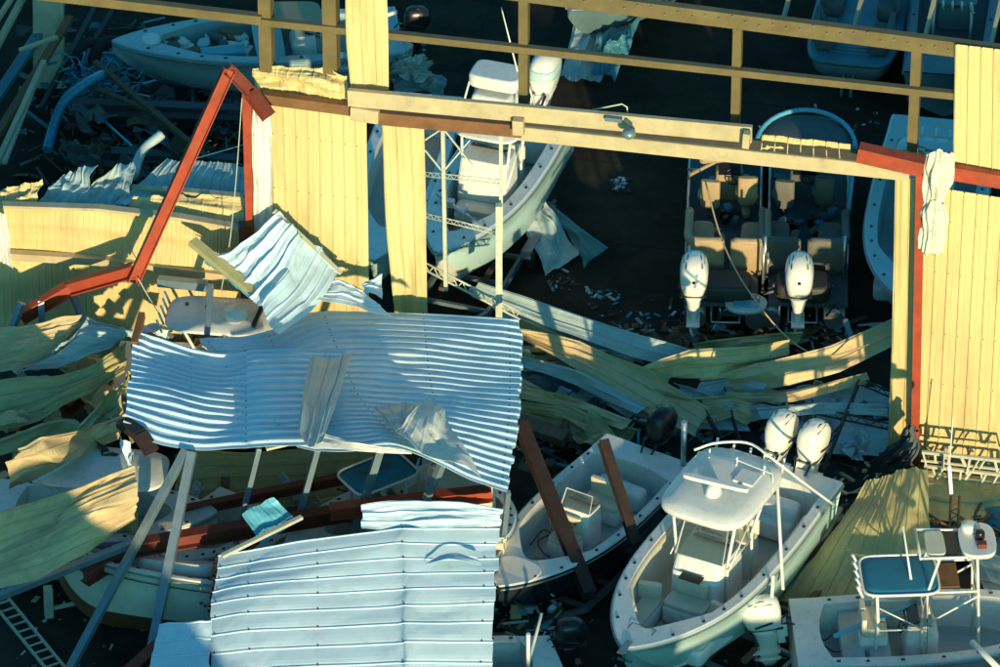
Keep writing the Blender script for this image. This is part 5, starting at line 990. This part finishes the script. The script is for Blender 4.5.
# ---- two deck boats side by side inside the hall, one outboard each
def deck_pontoon(px, hw, label, seat, fence, ey, seed, bim=False, L=7.6):
    s_ = P(px, 298, 1.15); rz = R(87.3); root = empty('pontoon_boat', (s_[0], s_[1], .25), label, 'boat', rz=rz, group='storm tossed boats')
    for sy in (-1, 1):
        t = MB(); t.tube([(-.1, sy*hw*.72, .3), (L*.85, sy*hw*.72, .3), (L*.95, sy*hw*.72, .4), (L, sy*hw*.72, .55)], [.27, .27, .22, .05], 14); t.build('pontoon', M['alu'], root)
    d = MB(); d.box((L*.48, 0, .68), (L*.96, hw*2, .1)); d.build('deck', M['greycanvas'], root)
    f = MB()
    for sy in (-1, 1):
        f.tube([(1.2, sy*hw*.98, 1.42), (L*.8, sy*hw*.98, 1.42), (L*.93, sy*hw*.7, 1.42)], .03, 8)
        for k in range(9): f.tube([(1.2+k*.62, sy*hw*.98, .72), (1.2+k*.62, sy*hw*.98, 1.42)], .018, 6)
    f.build('deck_rail', M['alu'], root)
    for sy in (-1, 1): f = MB(); f.box((1.2+(L*.8-1.2)/2, sy*hw*.965, 1.03), (L*.8-1.2, .03, .6)); f.build('side_panel', M[fence], root)
    rs = random.Random(seed)
    for sy in (-1, 1):
        # wrap-around lounge: base, cushion, tall bolster
        b2 = MB(); b2.rbox((2.3, sy*hw*.62, .93), (1.3, hw*.62, .42), 6); b2.rbox((1.55, sy*hw*.5, .93), (.55, hw*.78, .42), 6); se = b2.build('lounge_seat', M[fence], root)
        c = MB(); c.rbox((2.3, sy*hw*.6, 1.18), (1.25, hw*.56, .13), 4); c.rbox((1.6, sy*hw*.48, 1.18), (.5, hw*.7, .13), 4); c.build('seat_cushion', M[seat], se)
        c = MB(); c.rbox((1.28, sy*hw*.5, 1.35), (.2, hw*.86, .85), 5); c.build('stern_backrest', M[seat], se)
        c = MB(); c.tube(list(cr_interp([[1.3, sy*hw*.15, 1.72], [1.3, sy*hw*.75, 1.72], [1.6, sy*hw*.93, 1.62], [2.3, sy*hw*.93, 1.52], [3.0, sy*hw*.93, 1.48]], np.linspace(0, 1, 18))), .11, 10); c.build('lounge_bolster', M[seat], se)
    for (x, y) in ((3.9, hw*.45), (4.1, -hw*.45)):
        b2 = MB(); b2.tube([(x, y, .72), (x, y, 1.1)], .06, 8); b2.rbox((x, y, 1.2), (.55, .5, .18), 3.5); b2.rbox((x-.26, y, 1.6), (.17, .5, .75), 3.5, rz=rs.uniform(-.2, .2)); b2.rbox((x, y+.28, 1.38), (.4, .07, .08), 3); b2.build('helm_chair', M[seat], root)
    console(root, 4.95, .72, hw*.7, .6, .85, seat=False, m=fence, wind=.35)
    cl = MB()
    for k in range(26): cl.rbox((rs.uniform(1.9, 6.6), rs.uniform(-hw*.7, hw*.7), .80+rs.uniform(0, .25)), (rs.uniform(.12, .5), rs.uniform(.1, .3), rs.uniform(.06, .3)), 2.6, 10, mi=rs.randrange(4), rz=rs.uniform(0, 3))
    cl.build('heaped_gear', [M['greycanvas'], M[seat], M['black'], M['tealsheet']], root)['kind'] = 'stuff'
    if bim:
        bi = MB(); cx = 4.3; rg = []
        for k in range(17): a = math.pi*k/16; rg.append((cx+1.5*math.sin(a), hw*1.12*math.cos(a), 2.6+.12*math.sin(a)))
        bi.tube(rg, .06, 8); bi.tube([(cx, -hw*1.12, 2.6), (cx-1.2, -hw, 1.4)], .05, 8); bi.tube([(cx+.6, -hw*1.05, 2.7), (cx-.9, -hw, 1.4)], .03, 8)
        bf = bi.build('bimini_frame', M['bluetube'], root)
        cv = MB(); cv.loft([ring((cx+.2, 0, zz), (1, 0, 0), (0, 1, 0), 1.25*k, hw*1.05*k, 28, 2.6) for zz, k in ((2.55, 1), (2.59, 1.0), (2.65, .8), (2.69, .4))]); cv.build('bimini_canvas', M['greycanvas'], bf)
    else:
        bi = MB(); bi.tube([(4.6, hw, 1.4), (3.6, hw*.9, 2.2), (4.3, 0, 2.35), (4.9, -hw*.8, 2.1)], .05, 8); bi.tube([(5.0, hw, 1.4), (3.7, hw*.7, 2.25)], .04, 8); bi.rbox((4.2, .2, 2.35), (.35, 1.2, .16), 3, rz=.3); bi.build('folded_bimini', M['tan'], root)
    for q in ([(-.1, .35, .7), (-.5, .35, .5), (-.5, -.35, .5), (-.1, -.35, .7)], [(.5, hw*.9, .7), (.5, hw*.9, 2.1)], [(1.0, -hw*.9, .8), (1.0, -hw*.9, 2.1)]): f = MB(); f.tube(q, .032, 8); f.build('boarding_rail', M['alu'], root)
    for i in range(18):
        mb = MB(); p0 = Vector((rs.uniform(-.6, .9), rs.uniform(-hw, hw), rs.uniform(.5, .95))); mb.tube([p0, p0+Vector((rs.uniform(-.3, .3), rs.uniform(-.3, .3), rs.uniform(-.2, .25)))], rs.uniform(.015, .045), 6); mb.build('control_linkage', M[rs.choice(('alu', 'black', 'darksteel'))], root)
    mb = MB(); mb.rbox((.45, 0, .95), (.9, hw*1.2, .45), 5); mb.build('engine_well', M['darksteel'], root)
    outboard(root, -.12, ey, 1.45, 'cowl', 1.25, tilt=4)
    return root
deck_pontoon(726, 1.05, 'pontoon boat with tan seats and one white outboard, left of the pair in the hall', 'tan', 'tan', .80, 3)
rr_ = deck_pontoon(803, 1.12, 'dark decked pontoon boat with blue framed bimini, right of the pair in the hall', 'greyvinyl', 'greycanvas', .12, 4, bim=True)
def tow_tube():
    c = P(746, 306, .9); mb = MB(); mb.loft([ring(Vector(c)+Vector((0, 0, dz)), (1, 0, 0), (0, 1, 0), .52, .40, 22, 2.2) for dz in (0, .12)]); o = mb.build('tow_tube', M['gel']); recenter(o); tag(o, 'white oval tow tube with pale blue cushion between the two pontoon boat outboards', 'tow tube')
    mb = MB(); mb.box((0, 0, .15), (.62, .5, .05)); mb.build('tube_cushion', M['bluetube'], o); mb = MB(); mb.box((0, .05, .185), (.64, .06, .02)); mb.build('tube_strap', M['black'], o)
tow_tube()

# ---- shaded bow at the right of the opening
def right_bow():
    b = P(905, 306, 2.2); s_ = P(945, 120, 2.0)
    root, h, L, wi = build_boat('bowrider', 'shaded blue grey bow with dark cup holders, half hidden by the right door jamb', None, None, 2.2, B=2.9, H=1.6, hull='teal', cap=.30, floor=.4, tb=.88, ts=.1, full=3.0, deck='greydeck', pts=(b, s_), capmat='teal')
    console(root, L*.45, h.H*.4, .9, .9, 1.0, seat=True, m='teal')
    for sy in (-1, 1): b_ = MB(); b_.rbox((L*.72, sy*.75, h.H*.4+.22), (1.5, .5, .42), 6); b_.build('bow_bench', M['greydeck'], root)
    top = ttop(root, L*.40, h.H*.4, h.H*.4+2.0, ln=2.0, wd=1.9, xl=L*.45, m='teal')
right_bow()
def top_right_pontoon(px0, px1, label, lab2):
    b = P(px0, 66, 1.1); e = P(px1, -150, 1.1); v = e-b; L = math.hypot(v[0], v[1])
    root = empty('deck_boat', (b[0], b[1], .35), label, 'boat', rz=math.atan2(v[1], v[0]), group='storm tossed boats')
    h = MB(); h.loft([ring((L/2, 0, z), (1, 0, 0), (0, 1, 0), L/2*k, 1.22*k2, 40, 7) for z, k, k2 in ((0, .93, .7), (.35, .98, .92), (.75, 1, 1))]); h.build('hull', M['shaded_teal'], root)
    c = MB(); c.loft([ring((L/2, 0, .75+z), (1, 0, 0), (0, 1, 0), (L/2+o), (1.22+o), 40, 7) for z, o in ((0, .05), (.1, .05), (.12, -.05))]); c.build('rub_rail', M['tealsheet'], root)
    for x in (.9, 2.6, 4.2):
        for sy in (-1, 1):
            s_ = MB(); s_.rbox((x, sy*.72, 1.12), (1.1, .55, .42), 5); s_.rbox((x, sy*.98, 1.42), (1.1, .16, .5), 5); s_.build('lounge_seat', M['greycanvas'], root)
    r = MB()
    for k in range(3): rg = [(0.35+k*.16+.8*(abs(math.cos(a))**3)*.5, 1.0*math.cos(a), .92) for a in [math.pi*j/12 for j in range(13)]]; r.tube(rg, .02, 6)
    r.tube([(-.05, .1, .5), (-.5, .1, .1)], .04, 6); r.tube([(-.05, -.15, .5), (-.5, -.15, .1)], .04, 6)
    r.build('bow_rail', M['tealsheet'], root)
top_right_pontoon(848, 905, 'deck boat with shade put into its teal colour under the roof purlins, top right interior', '')
def cc_top_right():
    root, h, L, wi = build_boat('centre_console_boat', 'shaded boat with row of rod holders beside the upper right wall panel', (975, -160), (945, 75), 1.5, B=2.3, H=1.3, hull='shaded_teal', capmat='shaded_teal', deck='greycanvas', cap=.22)
    console(root, L*.30, h.H*.55, .9, .7, 1.1, seat=False, m='shaded_teal')
    top = ttop(root, L*.25, h.H*.55, h.H*.55+1.1, ln=.7, wd=1.3, xl=L*.25, legl=.5, m='shaded_teal')
    outboard(root, -.1, -.5, h.H, 'black', .9)
cc_top_right()
def back_skiff():
    root, h, L, wi = build_boat('skiff', 'pale boat bow poking in at the top centre behind the girts', (568, 8), (690, -70), 1.6, B=2.2, H=1.3, hull='shaded_teal', capmat='shaded_teal', deck='greycanvas')
back_skiff()
def inner_left_skiff():
    root, h, L, wi = build_boat('skiff', 'white boat jammed upright behind the narrow gap between the two yellow wall strips', (372, 262), (425, 95), 2.4, B=2.1, H=1.5, hull='teal', bottom='mint')
inner_left_skiff()

# ---- lower right boat with blue canvas top
def blue_top():
    s_ = P(795, 644, 1.5); b = P(1085, 628, 1.7)
    root, h, L, wi = build_boat('centre_console_boat', 'white boat with blue canvas top and radar tower in the lower right corner', None, None, 1.5, B=2.7, H=1.3, hull='gel', cap=.28, floor=.45, tb=.88, ts=.09, deck='greydeck', pts=(b, s_), full=2.6)
    zf = h.H*.45; g = lambda px, py, z: root.matrix_basis.inverted() @ Vector(P(px, py, z))
    zb = root.location.z
    c = g(899, 576, 3.05); top = ttop(root, c.x, zf, c.z, ln=1.75, wd=1.5, xl=c.x, legw=.55, legl=1.1, m='canvas', canvas=True, holders=False)
    top.location.y = 0
    for k in range(5):
        y = -.6+k*.3; hd = MB(); hd.tube([(c.x-.88, y, c.z-.12), (c.x-1.02, y, c.z+.20)], .04, 8); hd.build('rod_holder', M['tube'], top)
    console(root, c.x+.55, zf, .9, .8, 1.1, seat=False, wind=.3)
    leaning_post(root, c.x-.55, zf, .95)
    tw = MB(); x0 = c.x+.50; zt = c.z+.15
    for sy in (-1, 1):
        tw.tube([(x0+.15, sy*.62, zf), (x0+.1, sy*.6, zt-.2), (x0+.35, sy*.5, zt+.7)], .035, 8); tw.tube([(x0+1.35, sy*.62, zf), (x0+1.25, sy*.6, zt-.2), (x0+1.2, sy*.5, zt+.7)], .035, 8)
        tw.tube([(x0+.1, sy*.6, zt-.2), (x0+1.25, sy*.6, zt-.2)], .03, 8); tw.tube([(x0+.1, sy*.6, zt-1.1), (x0+1.3, sy*.6, zt-.3)], .025, 8)
        tw.tube([(x0-.1, sy*.55, zt+.75), (x0+1.3, sy*.5, zt+.7)], .035, 8)
    for xx, zz in ((.1, zt-.2), (1.25, zt-.2), (.3, zt+.7), (1.2, zt+.7), (-.1, zt+.75), (1.3, zt-.9), (.15, zt-.8)): tw.tube([(x0+xx, -.58, zz), (x0+xx, .58, zz)], .03, 8)
    tw.build('radar_tower', M['tube'], root)
    pl = MB(); pl.loft([ring((x0+1.25, 0, zt+.72+dz), (1, 0, 0), (0, 1, 0), .42, .62, 24, 3) for dz in (0, .12)]); pt = pl.build('tower_platform', M['gel'], root)
    pl = MB(); pl.rbox((x0+.28, 0, zt+.74), (.45, .9, .08), 5); pl.build('tower_bolster', M['vinyl'], pt)
    pl = MB(); pl.box((x0+.68, 0, zt+.73), (.35, .8, .03)); pl.build('tower_mesh', M['darksteel'], pt); pl = MB(); pl.box((x0+.6, 0, zt-.17), (.5, .9, .03)); pl.build('tower_mesh', M['brown'], pt)
    dome(pt, x0+1.1, .35, zt+.84, .2, .2); dome(pt, x0+1.3, .0, zt+.84, .12, .25, 'black')
    pl = MB(); pl.box((x0+1.32, -.3, zt+.9), (.2, .16, .12)); pl.build('tower_instrument', M['darkred'], pt)
    antenna(root, (c.x+.25, -.2, c.z+.05), (c.x+.05, .1, c.z+1.35), r=.02)
    for x in (1.35, 1.95): l_ = MB(); l_.rbox((x, 0, zf+.30), (.5, 2.0, .55), 8); lk = l_.build('fish_box', M['gel'], root); q = MB(); q.box((x, 0, zf+.585), (.46, 1.8, .012)); q.box((x, 0, zf+.592), (.02, 1.8, .006)); q.build('box_lid', M['greydeck'], lk)
    p = MB(); p.bar((.9, -.3, h.H+.1), (2.9, .45, h.H+.45), .12, .05); p.build('loose_pole', M['bluetube'], root)
    bp = MB(); bp.rbox((c.x-.6, 0, zf+1.0), (.35, .9, .16), 4); bp.build('helm_bolster', M['vinyl'], root)
    outboard(root, -.2, .40, h.H-.1, 'cowl', 1.05, tilt=-6)
    w_ = MB(); w_.bar((-.5, .45, h.H-.1), (-.46, .45, h.H+1.35), .07, .07); w_.build('transom_bracket', M['tube'], root); slide_to(root, c)
blue_top()
# second hard top that rides in front, bottom right
def front_hardtop():
    root, h, L, wi = build_boat('centre_console_boat', 'pale blue hard top boat cut by the bottom edge of the picture at the right', (1110, 700), (880, 745), 1.6, B=2.5, H=1.3, hull='gel', deck='greydeck')
    c = root.matrix_basis.inverted() @ Vector(P(965, 668, 2.6))
    ttop(root, c.x, h.H*.5, c.z, ln=3.0, wd=1.5, xl=c.x, holders=False)
    p = MB(); a_ = root.matrix_basis.inverted() @ Vector(P(972, 642, 3.0)); b_ = root.matrix_basis.inverted() @ Vector(P(998, 668, 3.0)); p.tube([a_, b_], .07, 10); p.build('outrigger_pole', M['tube'], root)
    console(root, c.x, h.H*.5, seat=False)
front_hardtop()
# bottom centre small boat with round dark engine
def bottom_centre():
    root, h, L, wi = build_boat('skiff', 'small white boat end with mast and black outboard under the low white roof, bottom centre', (400, 668), (556, 652), 1.7, B=1.75, H=1.2, hull='gel', deck='greydeck', ts=.16, stern_w=.7)
    outboard(root, -.05, -.3, h.H-.1, 'black', .85)
    m = MB(); m.tube([(L*.22, .55, h.H), (L*.22, .55, h.H+1.1)], .05, 8); m.tube([(L*.2, .3, h.H), (L*.05, -.6, h.H+.7)], .04, 8); m.build('mast', M['tube'], root)
bottom_centre()
# left cream hull
def cream_left():
    b = P(40, 560, 2.0); s_ = P(240, 592, 1.75)
    root, h, L, wi = build_boat('skiff', 'cream hull with black line lying under leaning blue posts at the lower left', None, None, 1.7, B=2.4, H=1.45, hull='gelwarm', bottom='brown', pts=(b, s_), full=2.0, roll=30)
    l_ = MB()
    l_.tube([(t*L, (h.wg(t)+.045), h.zg(t)-.24) for t in np.linspace(0.02, .96, 30)], .012, 5); l_.build('sheer_stripe', M['black'], root)
    d = MB()
    for dx, dz in ((.5, .55), (.6, .65), (.7, .55), (.8, .5)): d.loft([ring((dx, h.wg(.08)+.03+k*.02, h.H-dz), (1, 0, 0), (0, 0, 1), .035, .035, 8, 2) for k in (-1, 1)])
    d.build('drain_fitting', M['black'], root)
    t = MB(); t.rbox((L*.35, 0, h.H+.15), (1.8, 1.2, .3), 4); t.build('cushion_box', M['gel'], root)
cream_left()
def left_top(name, label, topc, zt, ln, wd, bow, stern, zg, rail=True, cv=False, dm=False, **k):
    root, h, L, wi = build_boat('centre_console_boat', label, bow, stern, zg, B=2.4, H=1.3, hull='gel', deck='greydeck', **k)
    c = root.matrix_basis.inverted() @ Vector(P(*topc, zt))
    top = ttop(root, c.x, h.H*.5, c.z, ln=ln, wd=wd, xl=c.x, canvas=cv, m='canvas' if cv else 'gel', holders=rail)
    if dm: dome(top, c.x+.35, -.1, c.z+.12, .3, .26); b_ = MB(); b_.bar((c.x+.85, -.5, c.z+.18), (c.x+.95, .4, c.z+.2), .1, .08); b_.build('light_bar', M['black'], top)
    if dm:
        for q in ((-.9, .3), (-.4, .25)): b_ = MB(); b_.loft([ring((c.x+q[0], q[1], c.z+.12+k_*.04), (1, 0, 0), (0, 1, 0), .05, .05, 10, 2) for k_ in (0, 1)]); b_.build('top_fitting', M['black'], top)
    console(root, c.x, h.H*.5, seat=False); slide_to(root, c); return root, h, L
left_top('a', 'boat whose grey hard top with radar dome shows behind the big corrugated roof sheet', (222, 318), 3.3, 2.7, 1.6, (330, 350), (120, 345), 1.6, dm=True)
left_top('b', 'boat with rounded pale top under the torn yellow sheets at the left', (98, 470), 2.9, 3.3, 1.7, (215, 520), (-10, 515), 1.6, rail=False)
left_top('c', 'boat with small blue canvas top under the big corrugated roof sheet', (378, 474), 3.0, 1.7, 1.15, (300, 560), (500, 490), 1.7, cv=True, rail=False)
def under_hulls():
    for (bow, stern, zg, lab, B_) in (((232, 588), (400, 505), 1.75, 'white bow wedged between the dull red beam and the lower white roof', 2.2), ((165, 560), (250, 500), 1.5, 'grey white deck slab of a boat beside the leaning posts', 1.9), ((505, 540), (425, 470), 2.2, 'sunlit cream cabin boat under the right end of the corrugated roof', 2.2)):
        root, h, L, wi = build_boat('skiff', lab, bow, stern, zg, B=B_, H=1.35, hull='gelwarm', deck='deck')
        if 'cabin' in lab:
            c = MB(); c.rbox((L*.45, 0, h.H+.45), (1.4, 1.3, 1.1), 6); c.build('cabin', M['gelwarm'], root); f = MB()
            for k in range(9): f.bar((L*.45-.7+k*.18, -.72, h.H-.1), (L*.45-.7+k*.18, -.72, h.H+.9), .05, .05)
            f.build('cabin_louvre', M['tube'], root)
under_hulls()

def top_mid_skiff():
    root, h, L, wi = build_boat('skiff', 'pale boat bow pointing right out from behind the tall narrow wall strip', (413, 46), (300, 50), 1.3, B=1.9, H=1.0, hull='gelwarm', deck='greydeck', capmat='gelwarm', full=2.2)
    p = MB(); p.tube([(L*.85, .6, 1.9), (L*.55, .5, 1.6)], .06, 8); p.build('boat_pole', M['tube'], root)
top_mid_skiff()

# dock lines, hoses and rags left lying in the open boats
def deck_line(root_name_label, pts, m, nm='dock_line', r=.018):
    for o in scene.objects:
        if o.parent is None and o.get('label', '').startswith(root_name_label):
            q = cr_interp([list(P(*p)) for p in pts], np.linspace(0, 1, 50)); inv = o.matrix_basis.inverted(); mb = MB(); mb.tube([inv @ Vector(a) for a in q], r, 6); mb.build(nm, M[m], o)
deck_line('open white boat under', [(530, 545, 1.2), (545, 530, 1.15), (560, 548, 1.15), (548, 556, 1.15), (538, 542, 1.18), (556, 534, 1.15), (575, 540, 1.15)], 'black', 'hose')
deck_line('open white boat under', [(598, 500, 1.2), (612, 508, 1.15), (625, 500, 1.15), (618, 490, 1.2), (604, 492, 1.3)], 'tan')
deck_line('large white boat with', [(660, 628, 1.4), (672, 622, 1.38), (690, 625, 1.38), (680, 634, 1.38), (666, 630, 1.38)], 'tan')
deck_line('white boat with blue canvas', [(812, 628, 1.4), (824, 640, 1.0), (838, 632, .9), (850, 645, .9), (835, 652, .9), (820, 642, 1.0)], 'black', 'hose')
deck_line('white boat with mint hull', [(470, 222, 2.0), (480, 230, 1.9), (492, 222, 1.9), (484, 214, 1.9), (472, 218, 1.9)], 'black')
